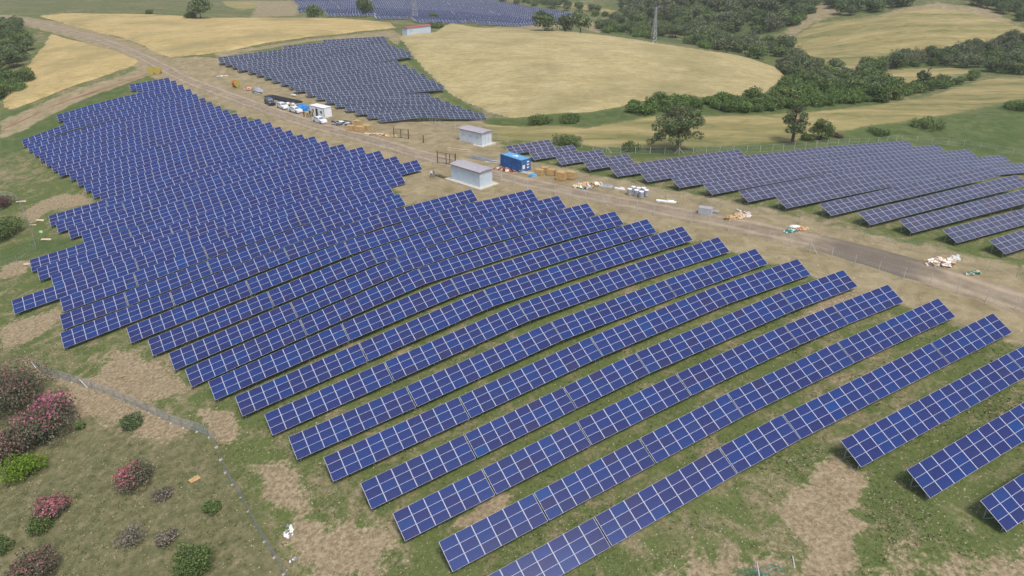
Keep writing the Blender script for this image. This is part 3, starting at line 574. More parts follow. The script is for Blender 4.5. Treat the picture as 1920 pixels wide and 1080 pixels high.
def make_table(A, TL, TR, tau, label, modules):
    global ntab, nmod
    d = Vector(TR)-Vector(TL); L = d.length-0.14; d.normalize()
    n = max(1, int(round(L/COLW))); sx = L/(n*COLW)
    f = math.atan2(d.y, d.x)
    nn = Vector((math.sin(f)*math.cos(tau), -math.cos(f)*math.cos(tau), -math.sin(tau))); nn = nn-d*nn.dot(d); nn.normalize()
    up = -nn; nrm = d.cross(up)
    R = Matrix((d, up, nrm)).transposed()
    c = (Vector(TL)+Vector(TR))/2+nn*(S_SL/2)
    gz = Hf(c.x, c.y); base = Vector((c.x, c.y, gz))
    e = empty('solar_table', base, 0, label, 'solar table', GRP[A]); e.rotation_euler = R.to_euler()
    off = R.transposed()@(c-base)
    if modules:
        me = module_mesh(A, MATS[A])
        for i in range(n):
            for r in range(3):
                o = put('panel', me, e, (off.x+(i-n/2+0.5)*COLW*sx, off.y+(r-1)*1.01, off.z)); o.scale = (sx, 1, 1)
                o.rotation_euler = (rj.uniform(-.002, .002), rj.uniform(-.002, .002), 0); nmod += 1
        o = put('mounting_rail', rail_mesh(n), e, off); o.scale = (sx, 1, 1)
    else:
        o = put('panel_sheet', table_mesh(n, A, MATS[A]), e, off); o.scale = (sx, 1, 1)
    R0 = Matrix.Rotation(f, 3, 'Z'); RL = (R.transposed()@R0).to_euler()
    k = max(2, int(round(L/3.6))) if (modules or A == 'R') else 3
    for j in range(k):
        x = (-0.5+(j+0.5)/k)*L if k > 3 else (-0.5+(j+0.25)/(k-0.5))*L
        if j == 0: x = -L/2+0.55
        if j == k-1: x = L/2-0.55
        o = put('leg', LEG[A], e, (off.x+x, off.y, off.z)); o.rotation_euler = RL
    ntab += 1
    return e
def plane_pt(px, py, d, phi):
    r = ray(px, py); n = (-math.sin(phi), math.cos(phi)); return r*(d/(r[0]*n[0]+r[1]*n[1]))
ai = {'M': 0, 'R': 1, 'C': 2}
for key, (d, pl, brk) in ROWS.items():
    A = key[0]; k = int(key[1:]); phi = PHI[ai[A]]; tau = TAU[ai[A]]
    P = [plane_pt(x, y, d, phi) for x, y in pl]; xs = [p[0] for p in pl]; pts = [np.array(p) for p in P]
    cum = [0.0]
    for i in range(len(pts)-1): cum.append(cum[-1]+float(np.linalg.norm(pts[i+1]-pts[i])))
    if k in (-2, -1, 0, 15, 14, 13, 12, 11, 10) and A in 'MR':      # rows that run on beyond the picture edge
        if (A == 'M' and k <= 0) or (A == 'R' and k >= 10):
            ext = 24.0; dirv = (pts[-1]-pts[0]); dirv = dirv/np.linalg.norm(dirv); q = pts[-1]+dirv*ext
            q[2] = Hf(q[0], q[1])+2.0 if A == 'M' else q[2]
            pts.append(q); xs.append(proj(q)[0]); cum.append(cum[-1]+float(np.linalg.norm(pts[-1]-pts[-2])))
    if key == 'M1':
        dirv = (pts[0]-pts[2]); dirv = dirv/np.linalg.norm(dirv); q = pts[0]+dirv*4.0; pts.insert(0, q); xs.insert(0, proj(q)[0]); cum = [0.0]+[c+4.0 for c in cum]
    total = cum[-1]
    def P_at(s):
        # follow the surveyed edge, leaning on the smooth ground between survey points that lie far apart
        j = int(np.searchsorted(cum, s)); j = min(max(j, 1), len(cum)-1)
        t = (s-cum[j-1])/max(cum[j]-cum[j-1], 1e-6); q = pts[j-1]*(1-t)+pts[j]*t
        if cum[j]-cum[j-1] > 14:
            a_, b_ = pts[j-1], pts[j]
            r0 = a_[2]-Hf(a_[0], a_[1]); r1 = b_[2]-Hf(b_[0], b_[1]); q = np.array([q[0], q[1], Hf(q[0], q[1])+r0*(1-t)+r1*t])
        return q
    stops = [0.0]+[float(np.interp(b, xs, cum)) for b in brk]+[total]
    cuts = [0.0]
    for s0, s1 in zip(stops[:-1], stops[1:]):
        n = max(1, math.ceil((s1-s0)/COLW/16.4))
        for j in range(1, n+1): cuts.append(s0+(s1-s0)*j/n)
    FROM = {'M': 'blue row from the front', 'R': 'row from the front, right of the road', 'C': 'row from the front, beyond the cabin'};
    rowno = (k+3) if A == 'M' else ((16-k) if A == 'R' else (20-k))
    segs = list(zip(cuts[:-1], cuts[1:]))
    for t_i, (s0, s1) in enumerate(segs):
        lab = '%s, %s from left, %s %s' % (ADJ[A], ordinal(t_i+1), ordinal(rowno), FROM[A])
        if len(segs) == 1: lab = '%s, alone in the %s %s' % (ADJ[A], ordinal(rowno), FROM[A])
        make_table(A, P_at(s0), P_at(s1), tau, lab, A == 'M' and k <= 10)
print('tables', ntab, 'modules', nmod)
# distant array beyond the hill: too many to count, one object
mbf = MB(); phiF = math.radians(27.0); tauF = math.radians(25.0)
PF = np.array([(557,20),(610,18),(612,27),(700,26),(705,32),(770,31),(776,38),(825,41),(890,38),(893,43),(912,44),(915,50),(960,46),(1010,42),(1105,42),(1104,30),(1060,23),(1000,14),(950,6),(910,-2),(900,-30),(480,-40),(540,-8),(560,10)], float)
V = []; Fq = []; Fm = []
cF, sF = math.cos(phiF), math.sin(phiF)
for vrow in np.arange(330, 720, 6.1):
    us = np.arange(-260, 420, COLW); X = us*cF-vrow*sF; Y = us*sF+vrow*cF; Z = H(X, Y); px, py = proj(np.stack([X, Y, Z+1.5], 1))
    ok = pmask(PF, px, py, 0.01) > 0.5; ok &= (Y > 330)
    cnt = 0
    for i in np.nonzero(ok)[0]:
        if i+1 >= len(us): continue
        cnt += 1
        if cnt % 17 == 0: continue
        for r in range(3):
            y0 = (r-1.5)*1.01; b = len(V)
            for (du, dy, lift) in ((0.0, 0.0, 0), (1.62, 0.0, 0), (1.62, 0.98, 0), (0.0, 0.98, 0), (0.06, 0.03, .02), (1.58, 0.03, .02), (1.58, 0.95, .02), (0.06, 0.95, .02)):
                u = us[i]+du; yy = y0+dy; hv = yy*math.cos(tauF)
                zz = Z[i]+(Z[i+1]-Z[i])*du/COLW+1.35+yy*math.sin(tauF)+lift
                vv = vrow+hv; V.append((u*cF-vv*sF, u*sF+vv*cF, zz))
            for q in ((0, 1, 5, 4), (1, 2, 6, 5), (2, 3, 7, 6), (3, 0, 4, 7)): Fq.append([b+x for x in q]); Fm.append(0)
            Fq.append([b+4, b+5, b+6, b+7]); Fm.append(1)
        if cnt % 3 == 0:
            for vv, hh in ((vrow-1.0, 0.95), (vrow+1.0, 1.8)):
                b = len(V); u = us[i]
                for du in (0, 0.12):
                    for z_ in (-0.5, hh): V.append(((u+du)*cF-vv*sF, (u+du)*sF+vv*cF, Z[i]+z_))
                Fq.append([b, b+2, b+3, b+1]); Fm.append(0)
M_cellF = cellmat('solar_cell_far', [(0.0, (0.020, 0.026, 0.062)), (0.5, (0.026, 0.034, 0.078)), (1.0, (0.034, 0.044, 0.098))])
me = bigmesh('distant_solar_array', np.array(V), np.array(Fq), [M_alu, M_cellF]); me.polygons.foreach_set('material_index', np.array(Fm, dtype=np.int32))
tag(put('distant_solar_array', me), 'distant bluish rows of solar tables beyond the wheat hill', 'solar array', kind='stuff')
# ---------------------------------------------------------------- plants
def leaf_quads(rng, P, N, size, aspect=0.6, jitter=0.9):
    """one small quad per point P, roughly facing N"""
    n = len(P); nn = N+rng.normal(0, jitter, (n, 3)); nn /= np.linalg.norm(nn, axis=1)[:, None]+1e-9
    t = np.cross(nn, rng.normal(0, 1, (n, 3))); t /= np.linalg.norm(t, axis=1)[:, None]+1e-9; b = np.cross(nn, t)
    s = size*(0.6+0.8*rng.rand(n))[:, None]; a = t*s*0.5; c = b*s*0.5*aspect
    V = np.stack([P-a*1.1, P-c, P+a*1.1, P+c], 1).reshape(-1, 3)
    return V, np.arange(4*n).reshape(-1, 4)
def crown_points(rng, blobs, n, shell=0.55):
    w = np.array([b[3]**2 for b in blobs], float); w /= w.sum(); k = rng.choice(len(blobs), n, p=w)
    d = rng.normal(0, 1, (n, 3)); d /= np.linalg.norm(d, axis=1)[:, None]
    r = shell+(1.08-shell)*rng.rand(n)**0.6; B = np.array([b[:3] for b in blobs])[k]; R = np.array([b[3] for b in blobs])[k]
    sq = np.array([b[4] if len(b) > 4 else 0.8 for b in blobs])[k]
    off = d*(R*r)[:, None]; off[:, 2] *= sq
    return B+off, d
def crown_mesh(name, seed, blobs, n, size, mats, flower=0.0, flower_side=None, aspect=0.6):
    rng = np.random.RandomState(seed); P, D = crown_points(rng, blobs, n); P[:, 2] = np.maximum(P[:, 2], 0.03)
    V, Q = leaf_quads(rng, P, D, size, aspect)
    me = bigmesh(name, V, Q, mats); mi = np.zeros(n, np.int32)
    if flower > 0:
        z = P[:, 2]; hi = (D[:, 2] > -0.1) & (np.linalg.norm(D, axis=1) > 0); pr = flower*(0.35+0.9*np.clip(D[:, 2], 0, 1))
        if flower_side is not None: pr = pr*np.clip(0.35+(P@np.array(flower_side)), 0.05, 2.0)
        mi[(rng.rand(n) < pr) & hi] = 1
    me.polygons.foreach_set('material_index', mi); return me
def blobs_for(rng, w, h, n, low=0.0, sq=0.8):
    out = []
    for i in range(n//2):
        a = rng.rand()*6.283; out.append((math.cos(a)*w*0.38, math.sin(a)*w*0.38, low+(h-low)*(0.3+0.55*rng.rand()), (0.07+0.10*rng.rand())*w, 0.8))
    for i in range(n):
        a = rng.rand()*6.283; r = w/2*0.72*math.sqrt(rng.rand()); z = low+(h-low)*(0.25+0.55*rng.rand())*(1-0.35*(r/(w/2)))
        out.append((math.cos(a)*r, math.sin(a)*r, z, (0.20+0.16*rng.rand())*min(w, (h-low)*1.6), sq))
    out.append((0, 0, low+(h-low)*0.5, 0.36*min(w, (h-low)*1.5), sq))
    return out
L_dark = leafmat('foliage_dark', [(0.0, (0.060, 0.088, 0.034)), (0.45, (0.102, 0.142, 0.056)), (0.8, (0.15, 0.195, 0.082)), (1.0, (0.21, 0.25, 0.12))])
L_mid = leafmat('foliage_mid', [(0.0, (0.062, 0.096, 0.028)), (0.5, (0.108, 0.160, 0.046)), (0.85, (0.16, 0.215, 0.068)), (1.0, (0.22, 0.27, 0.10))])
L_bright = leafmat('foliage_bright', [(0.0, (0.062, 0.105, 0.024)), (0.5, (0.105, 0.175, 0.042)), (0.85, (0.155, 0.235, 0.062)), (1.0, (0.21, 0.29, 0.09))])
L_lime = leafmat('foliage_lime', [(0.0, (0.06, 0.11, 0.010)), (0.5, (0.125, 0.21, 0.016)), (1.0, (0.21, 0.31, 0.03))])
L_ole = leafmat('foliage_oleander', [(0.0, (0.045, 0.058, 0.030)), (0.4, (0.085, 0.098, 0.052)), (0.75, (0.14, 0.135, 0.085)), (1.0, (0.24, 0.19, 0.145))])
F_pink = leafmat('blossom_pink', [(0.0, (0.20, 0.07, 0.07)), (0.5, (0.34, 0.11, 0.13)), (1.0, (0.50, 0.22, 0.24))])
F_mag = leafmat('blossom_magenta', [(0.0, (0.22, 0.06, 0.09)), (0.5, (0.38, 0.095, 0.17)), (1.0, (0.54, 0.20, 0.30))])
L_dead = leafmat('dry_twigs', [(0.0, (0.12, 0.105, 0.078)), (0.5, (0.20, 0.18, 0.135)), (1.0, (0.30, 0.275, 0.21))])
L_redb = leafmat('foliage_reddish', [(0.0, (0.05, 0.035, 0.03)), (0.5, (0.11, 0.065, 0.06)), (1.0, (0.22, 0.12, 0.12))])
M_bark = simple('bark', (0.13, 0.095, 0.075), 0.95, 0.1, 0, 0.3, 2.5)
def trunk_mesh(seed, h, r, limbs, spread, top=None, lean=0.06):
    rng = random.Random(seed); mb = MB(); pts = [Vector((0, 0, -0.6))]; n = 5
    for i in range(1, n+1): pts.append(Vector((rng.uniform(-1, 1)*lean*h*i/n, rng.uniform(-1, 1)*lean*h*i/n, h*i/n)))
    for i in range(n): mb.tube(pts[i], pts[i+1], r*(1-0.75*i/n), r*(1-0.75*(i+1)/n), 8)
    for l in range(limbs):
        k = rng.uniform(0.35, 0.9); i = min(int(k*n), n-1); p = pts[i].lerp(pts[i+1], k*n-i); a = l*2.4+rng.uniform(-.4, .4)
        q = p+Vector((math.cos(a)*spread*rng.uniform(.5, .9), math.sin(a)*spread*rng.uniform(.5, .9), h*rng.uniform(0.12, 0.35)))
        m = p.lerp(q, 0.5)+Vector((0, 0, -0.03*h)); mb.tube(p, m, r*0.38, r*0.25, 6); mb.tube(m, q, r*0.25, r*0.08, 6)
        for s in range(2):
            q2 = m+Vector((rng.uniform(-1, 1), rng.uniform(-1, 1), rng.uniform(0.2, 1)))*spread*0.4; mb.tube(m, q2, r*0.16, r*0.05, 5)
    return mb.mesh('trunk', [M_bark])
def stem_mesh(seed, h, w):
    rng = random.Random(seed); mb = MB()
    for i in range(7):
        a = i*0.9+rng.random(); mb.tube((0, 0, -0.3), (math.cos(a)*w*0.28, math.sin(a)*w*0.28, h*0.6), 0.06, 0.02, 5)
    return mb.mesh('stem', [M_bark])
def make_tree(name, cmesh, tmesh, loc, label, cat, group=None, rz=0.0, scale=(1, 1, 1), trunkname='trunk', crownname='crown'):
    e = empty(name, loc, rz, label, cat, group); e.scale = scale
    put(crownname, cmesh, e); put(trunkname, tmesh, e); return e
# single, recognisable trees behind the right-hand array
rt = np.random.RandomState(11)
def hero_tree(px, py, wpx, top_py, label, seed, mat, n=5200, leaf=0.42, low=0.22, name='tree', low_side=None):
    p = at(px, py); ppm = FPX/(MX@p)[2]; w = wpx/ppm; h = (py-top_py)/ppm/0.93
    rng = np.random.RandomState(seed); B = []
    for i in range(26):
        a = rng.rand()*6.283; rr = w/2*0.78*math.sqrt(rng.rand()); t = 1-(rr/(w/2))**2
        z = h*(low+(1-low)*(0.12+0.74*rng.rand()*max(t, 0.35)))
        B.append((math.cos(a)*rr, math.sin(a)*rr, z, w*(0.09+0.07*rng.rand()), 0.7))
    if low_side is not None:
        for k in range(4): B.append((low_side*w*(0.28+0.07*k), rng.uniform(-1, 1), h*(0.34-0.05*k), w*0.08, 0.6))
    cm = crown_mesh('crown', seed, B, n, leaf, [mat]); tm = trunk_mesh(seed, h*0.8, 0.035*h+0.08, 9, w*0.36)
    return make_tree(name, cm, tm, tuple(p), label, 'tree')
hero_tree(1268, 284, 104, 190, 'largest spreading pine tree behind the fence of the dusky array', 5, L_dark, 7000, 0.40, 0.2, 'pine_tree', -1)
hero_tree(1485, 268, 56, 192, 'slim tree leaning up on a bare trunk in the dry field', 6, L_dark, 3200, 0.36, 0.18)
hero_tree(1538, 262, 50, 219, 'rounded small tree right of the slim bare trunk tree', 7, L_mid, 3000, 0.36, 0.12)
hero_tree(1731, 162, 34, 124, 'dark egg shaped tree at the edge of the small wheat plot', 8, L_dark, 2600, 0.40, 0.05)
def bush(name, px, py, wpx, hpx, label, seed, mats, n, leaf, flower=0.0, fs=None, cat='bush', group=None, nb=14, depth=1.0):
    """px,py: foot of the bush; wpx,hpx its width and height as they look"""
    p = at(px, py); ppm = FPX/(MX@p)[2]; w = wpx/ppm; h = max(0.5, hpx/ppm*0.72)
    rng = np.random.RandomState(seed); B = blobs_for(rng, w, h, nb)
    cm = crown_mesh('foliage', seed, B, n, leaf, mats, flower, fs); sm = stem_mesh(seed, h, w)
    p = at(px, py-hpx*0.12)
    e = empty(name, tuple(p), 0, label, cat, group); e.scale = (1, depth, 1); put('foliage', cm, e); put('stem', sm, e); return e
bush('bush', 1013, 234, 48, 21, 'left one of two round dark bushes at the wheat edge', 21, [L_mid], 2600, 0.34)
bush('bush', 1067, 232, 42, 21, 'right one of two round dark bushes at the wheat edge', 22, [L_mid], 2400, 0.34)
bush('bush', 1064, 276, 58, 28, 'leafy bush behind the first corner of the dusky array', 23, [L_mid], 3000, 0.3)
bush('bush', 1183, 284, 36, 20, 'small bush beside the braced fence post', 24, [L_mid], 2000, 0.3)
bush('bush', 1515, 266, 30, 18, 'low bush between the slim tree and the rounded tree', 25, [L_mid], 1800, 0.3)
bush('bush', 1568, 258, 30, 9, 'low reddish brown scrub right of the rounded tree', 26, [L_redb], 1200, 0.3)
bush('bush', 1647, 253, 38, 16, 'low green bush at the lower edge of the dry field', 27, [L_mid], 1800, 0.3)
bush('bush', 1738, 242, 60, 20, 'wider green bush at the lower edge of the dry field', 28, [L_mid], 2600, 0.32)
bush('bush', 1905, 208, 50, 24, 'dense green bush at the right end of the dry field', 29, [L_bright], 2400, 0.34)
bush('bush', 820, 54, 26, 14, 'round bush right of the red roofed kiosk', 30, [L_mid], 1200, 0.6)
# shrubs of the lower left slope
bush('oleander_bush', 96, 822, 112, 100, 'big magenta flowering oleander beside the wire fence', 41, [L_ole, F_mag], 8000, 0.26, 0.6, (-0.1, 0.12, 0.1))
bush('oleander_bush', 12, 780, 132, 124, 'tall dark oleander with faded pink blossom in the left corner', 42, [L_ole, F_pink], 9000, 0.26, 0.22)
bush('oleander_bush', 8, 872, 112, 80, 'dusty pink oleander spreading along the left picture edge', 43, [L_ole, F_pink], 7000, 0.24, 0.3)
bush('lime_bush', 46, 896, 64, 52, 'bright lime green bush below the oleanders', 44, [L_lime], 3600, 0.22)
bush('oleander_bush', 252, 914, 66, 58, 'pink oleander standing alone right of the lime green bush', 45, [L_ole, F_pink], 4200, 0.2, 0.85, (-0.5, -0.1, 0.1))
bush('oleander_bush', 100, 968, 62, 50, 'round pink oleander at the lower left above a green shrub', 46, [L_ole, F_pink], 3600, 0.2, 0.8)
bush('bush', 76, 1000, 42, 38, 'dark green shrub touching the round pink oleander', 47, [L_mid], 2400, 0.2)
bush('bush', 4, 1040, 46, 40, 'green shrub cut off by the lower left picture edge', 48, [L_mid], 2200, 0.2)
bush('oleander_bush', 76, 1076, 86, 56, 'greenish oleander with few blossoms in the bottom left corner', 49, [L_ole, F_pink], 4200, 0.2, 0.3)
bush('bush', 250, 800, 36, 30, 'dark shrub right below the wire fence', 50, [L_dark], 2200, 0.2)
bush('bush', 152, 804, 18, 22, 'small dark shrub right of the magenta oleander', 51, [L_mid], 1000, 0.2)
bush('bush', 366, 1076, 70, 76, 'wide green shrub near the bottom left of the fence', 52, [L_mid], 4400, 0.2)
bush('bush', 398, 960, 36, 22, 'low bluish green shrub beside the fence', 53, [L_mid], 1500, 0.2)
bush('dry_shrub', 316, 1016, 40, 28, 'grey brown dry shrub left of the wide green shrub', 54, [L_dead], 1500, 0.2)
bush('dry_shrub', 248, 1018, 60, 34, 'widest grey tangle of dry twigs on the lower left slope', 55, [L_dead], 990, 0.2)
bush('dry_shrub', 306, 936, 40, 26, 'grey dry twigs below the cardboard sheet', 56, [L_dead], 770, 0.2)
bush('bush', 12, 450, 60, 56, 'dark green bush behind the fence at the left edge', 60, [L_mid], 4200, 0.3)
bush('bush', 4, 392, 40, 30, 'reddish dry bush at the left picture edge', 61, [L_redb], 1500, 0.3)
# shrub belts and woods: every plant its own object, copied from a few grown ones
def proto(kind, seed, w, h, mats, n, leaf, flower=0.0, trunk=True, low=0.0, nb=12):
    rng = np.random.RandomState(seed)
    cm = crown_mesh('crown', seed, blobs_for(rng, w, h, nb, low), n, leaf, mats, flower)
    return cm, (trunk_mesh(seed, h*0.7, 0.16, 5, w*0.3) if trunk else stem_mesh(seed, h, w))
PB = [proto('b', 70+i, 5.0, 3.2, [L_bright], 1500, 0.46, trunk=False) for i in range(3)]
PM = [proto('m', 80+i, 5.5, 4.2, [L_mid], 1700, 0.48, trunk=False) for i in range(3)]
PD = [proto('d', 90+i, 6.0, 6.5, [L_dark], 1900, 0.52, low=0.6) for i in range(4)]
L_olive = leafmat('foliage_olive', [(0.0, (0.085, 0.102, 0.052)), (0.5, (0.14, 0.165, 0.082)), (1.0, (0.23, 0.25, 0.14))])
PV = [proto('v', 101+i, 5.0+i, 5.4+1.2*i, [L_olive], 1700, 0.5, low=0.5, nb=9+3*i) for i in range(3)]
PO = [proto('o', 97+i, 5.0, 3.4, [L_ole, F_pink], 1400, 0.44, 0.22, trunk=False) for i in range(1)]
def scatter(poly_px, spacing, kinds, label, group, seed, cat, name, smin=0.75, smax=1.35, maxn=200, size=1.0, nearby=None):
    poly = wpoly(poly_px); rng = random.Random(seed); lo = poly.min(0); hi = poly.max(0); done = []
    tries = 0
    while tries < 6000 and len(done) < maxn:
        tries += 1; x = rng.uniform(lo[0], hi[0]); y = rng.uniform(lo[1], hi[1])
        if any((x-a)**2+(y-b)**2 < spacing**2 for a, b in done): continue
        px, py = proj(np.array([x, y, Hf(x, y)]))
        if pmask(np.array(poly_px, float), np.array([px]), np.array([py]), 0.01)[0] < 0.5: continue
        done.append((x, y)); cm, tm = rng.choice(kinds); s = rng.uniform(smin, smax)*size
        make_tree(name, cm, tm, (x, y, Hf(x, y)-0.1), label, cat, group, rng.uniform(0, 6.28), (s*rng.uniform(.85, 1.2), s*rng.uniform(.85, 1.2), s*rng.uniform(.8, 1.15)), 'trunk' if cat == 'tree' else 'stem', 'crown')
    print(group, len(done)); return len(done)
scatter([(1185,212),(1190,196),(1260,188),(1300,194),(1380,190),(1440,184),(1475,160),(1500,150),(1560,165),(1640,178),(1640,190),(1560,198),(1440,208),(1380,210),(1320,206),(1270,206),(1215,216)], 3.4, PB+PB+PM[:1], 'bright green shrub in the dense belt along the lower wheat edge', 'bright green shrubs of the belt below the wheat hill', 1, 'bush', 'shrub', 0.6, 1.1, 110)
scatter([(1462,128),(1500,112),(1540,125),(1600,138),(1640,146),(1650,180),(1560,180),(1500,158),(1478,148)], 4.2, PM+PD+PV+PB[:2], 'mixed dark shrub in the thicket at the tip of the wheat hill', 'dark shrubs of the thicket beyond the wheat tip', 2, 'bush', 'shrub', 0.55, 1.05, 75)
scatter([(1110,56),(1240,70),(1320,92),(1400,105),(1455,122),(1490,110),(1480,92),(1400,80),(1300,66),(1200,52),(1120,48)], 4.6, PM+PD+PV+PB[:1], 'grey green tree in the strip behind the crest of the wheat hill', 'trees in the strip behind the wheat hill', 3, 'tree', 'tree', 0.8, 1.35, 70)
scatter([(1165,0),(1300,0),(1500,0),(1520,14),(1490,38),(1470,58),(1400,70),(1300,60),(1180,40)], 7.0, PD+PV+PM[:2], 'dark pine tree in the dense wood at the top right', 'dark trees of the wood at the top', 4, 'tree', 'tree', 1.15, 1.8, 72)
scatter([(1560,0),(1690,0),(1700,12),(1640,26),(1580,30),(1548,20)], 6.2, PD+PM[:1], 'dark tree in the wood above the bare scrub slope', 'dark trees above the bare slope', 5, 'tree', 'tree', 0.9, 1.4, 26)
scatter([(1810,0),(1930,0),(1930,46),(1890,30),(1840,16)], 6.2, PD+PM[:1], 'dark tree in the wood behind the round hill field', 'dark trees behind the round hill field', 6, 'tree', 'tree', 0.9, 1.4, 22)
scatter([(1650,122),(1720,110),(1780,96),(1860,84),(1930,80),(1930,140),(1870,138),(1830,128),(1780,124),(1700,126),(1655,134)], 4.6, PM+PD+PV+PO, 'dark green shrub in the belt under the round hill field', 'dark shrubs of the belt under the round hill field', 7, 'bush', 'shrub', 0.6, 1.1, 90)
scatter([(1690,168),(1740,158),(1800,150),(1825,142),(1830,150),(1790,162),(1720,176),(1660,184)], 4.0, PB+PM, 'green shrub in the narrow belt under the small wheat plot', 'green shrubs under the small wheat plot', 8, 'bush', 'shrub', 0.5, 0.9, 34)
scatter([(1595,160),(1625,125),(1650,130),(1640,150),(1660,165),(1690,175),(1680,188),(1640,190),(1600,180)], 4.6, PM+PB+PM, 'leafy tree left of the small wheat plot', 'leafy trees left of the small wheat plot', 9, 'tree', 'tree', 0.9, 1.4, 26)
scatter([(905,2),(1040,4),(1100,16),(1160,34),(1160,42),(1105,30),(1000,12),(930,4)], 6.5, PM+PD, 'green tree in the hedge above the distant solar array', 'trees of the hedge above the distant array', 10, 'tree', 'tree', 0.7, 1.1, 30)
scatter([(-40,52),(34,50),(60,88),(40,120),(10,140),(-40,150)], 5.0, PD+PM, 'dark tree in the wood at the upper left edge', 'dark trees of the wood at the upper left', 11, 'tree', 'tree', 0.8, 1.3, 36)
scatter([(-40,150),(20,142),(50,152),(46,170),(0,184),(-40,190)], 4.0, PB+PM, 'green shrub below the dark wood at the left edge', 'green shrubs below the upper left wood', 12, 'bush', 'shrub', 0.8, 1.2, 30)
scatter([(1130,50),(1175,55),(1225,70),(1225,76),(1170,66),(1110,60)], 4.6, PM+PB, 'round green tree on the crest left of the pylon', 'round green trees left of the pylon', 13, 'tree', 'tree', 0.9, 1.3, 14)
for i, (px, py, s, k, lab) in enumerate([(1022,60,1.55,PD[0],'round dark tree in front of the distant array, leftmost of three'),(1058,60,1.15,PD[1],'narrow dark tree in front of the distant array, between two wider ones'),(1088,62,1.6,PD[2],'wide dark tree at the right end of the distant array'),(590,33,1.5,PM[0],'spreading tree at the left end of the distant array'),(686,33,1.6,PD[3],'lone tree standing before the middle of the distant array'),(377,36,1.9,PD[2],'tallest dark tree on the green meadow behind the wheat'),(358,36,1.0,PM[1],'low bush left of the tallest meadow tree'),(282,28,0.8,PM[2],'tiny bush on the green meadow at the top left'),(813,38,1.1,PM[2],'bush on the wheat crest before the distant array'),(1500,38,1.1,PM[1],'lone green tree on the bare scrub slope')]):
    q = at(px, py); make_tree('tree', k[0], k[1], (q[0], q[1], q[2]-0.2), lab, 'tree', None, i*1.3, (s, s, s*(1.15 if i in (1, 4) else 0.95)))
scatter([(1165,0),(1500,0),(1600,0),(1660,6),(1560,20),(1490,50),(1400,68),(1300,60),(1180,44)], 5.0, PM+PB[:1], 'low green bush filling a gap in the dense wood at the top right', 'low bushes between the trees of the wood', 14, 'bush', 'undergrowth_bush', 0.9, 1.5, 80)
# loose ground cover: straw tufts, weeds and stones on the near slope
def litter(name, label, seed, n, polys_px, size, mat, kind, cat, tall=1.0):
    rng = np.random.RandomState(seed); Ps = []
    for pp, k in polys_px:
        pw = wpoly(pp); lo = pw.min(0); hi = pw.max(0); q = rng.rand(int(n*k), 2)*(hi-lo)+lo
        Ps.append(q[pmask(pw, q[:, 0], q[:, 1], 0.01) > 0.5])
    P = np.concatenate(Ps)
    if kind != 'stone':
        on = np.zeros(len(P))
        for pp, sf in P_BARE: on = np.maximum(on, pmask(wpoly(pp), P[:, 0], P[:, 1], sf))
        for pp, sf in P_DIRT[:1]: on = np.maximum(on, pmask(wpoly(pp), P[:, 0], P[:, 1], sf))
        dens = 0.5+1.3*vnoise(P[:, 0], P[:, 1], 6.0, 31)+0.6*vnoise(P[:, 0], P[:, 1], 2.1, 32)
        P = P[(on < 0.35) & (rng.rand(len(P)) < dens)]
    X, Y = P[:, 0], P[:, 1]; n = len(X)
    Z = H(X, Y)+0.16*vnoise(X, Y, 3.1, 1)+0.08*vnoise(X, Y, 1.1, 2)+0.3*vnoise(X, Y, 11, 3); s = size*(0.4+1.2*rng.rand(n)**2)
    a = rng.rand(n)*6.283
    if kind == 'stone':
        V = np.stack([np.stack([X+np.cos(a+t)*s*r_, Y+np.sin(a+t)*s*r_, Z+z_*s], 1) for t, r_, z_ in ((0, .5, -.1), (1.6, .42, -.1), (3.0, .5, -.1), (4.6, .4, -.1), (0.7, .28, .38), (3.7, .25, .33))], 1)
        Fq = []
        for (q) in ((0, 1, 4), (1, 2, 4), (2, 5, 4), (2, 3, 5), (3, 0, 5), (0, 4, 5)): Fq.append(np.arange(n)[:, None]*6+np.array(q))
        Fq = np.concatenate(Fq)
        me = bigmesh(name, V.reshape(-1, 3), Fq, [mat])
    else:
        V = []; ax = np.cos(a)*s*0.5; ay = np.sin(a)*s*0.5
        tx = rng.normal(0, 0.35, n)*s; ty = rng.normal(0, 0.35, n)*s
        b0 = np.stack([X-ax, Y-ay, Z-0.03], 1); b1 = np.stack([X+ax, Y+ay, Z-0.03], 1); b2 = np.stack([X+tx, Y+ty, Z+s*0.7*tall], 1)
        c0 = np.stack([X-ay, Y+ax, Z-0.03], 1); c1 = np.stack([X+ay, Y-ax, Z-0.03], 1); c2 = np.stack([X-tx, Y-ty, Z+s*0.6*tall], 1)
        V = np.stack([b0, b1, b2, c0, c1, c2], 1).reshape(-1, 3); me = bigmesh(name, V, np.arange(6*n).reshape(-1, 3), [mat])
    return tag(put(name, me), label, cat, kind='stuff')
NEAR = [(-30,640),(400,640),(560,800),(700,1000),(820,1085),(-80,1100)]
FRONT = [(560,900),(900,1000),(1560,820),(1930,700),(1930,1100),(560,1100)]
MIDF = [(380,650),(1000,640),(1700,560),(1930,640),(1930,1000),(900,1080),(600,900)]
LEFTF = [(0,280),(200,340),(160,460),(100,600),(240,660),(0,660)]
M_tuft = leafmat('dry_grass', [(0.0, (0.085, 0.115, 0.036)), (0.5, (0.125, 0.150, 0.055)), (0.8, (0.19, 0.185, 0.09)), (1.0, (0.30, 0.27, 0.15))], 0.9)
M_weed = leafmat('weed_green', [(0.0, (0.080, 0.115, 0.040)), (0.6, (0.105, 0.140, 0.050)), (1.0, (0.14, 0.17, 0.068))], 0.9)
M_stone = leafmat('pale_stone', [(0.0, (0.22, 0.19, 0.13)), (0.6, (0.34, 0.30, 0.21)), (1.0, (0.56, 0.52, 0.42))], 0.95)
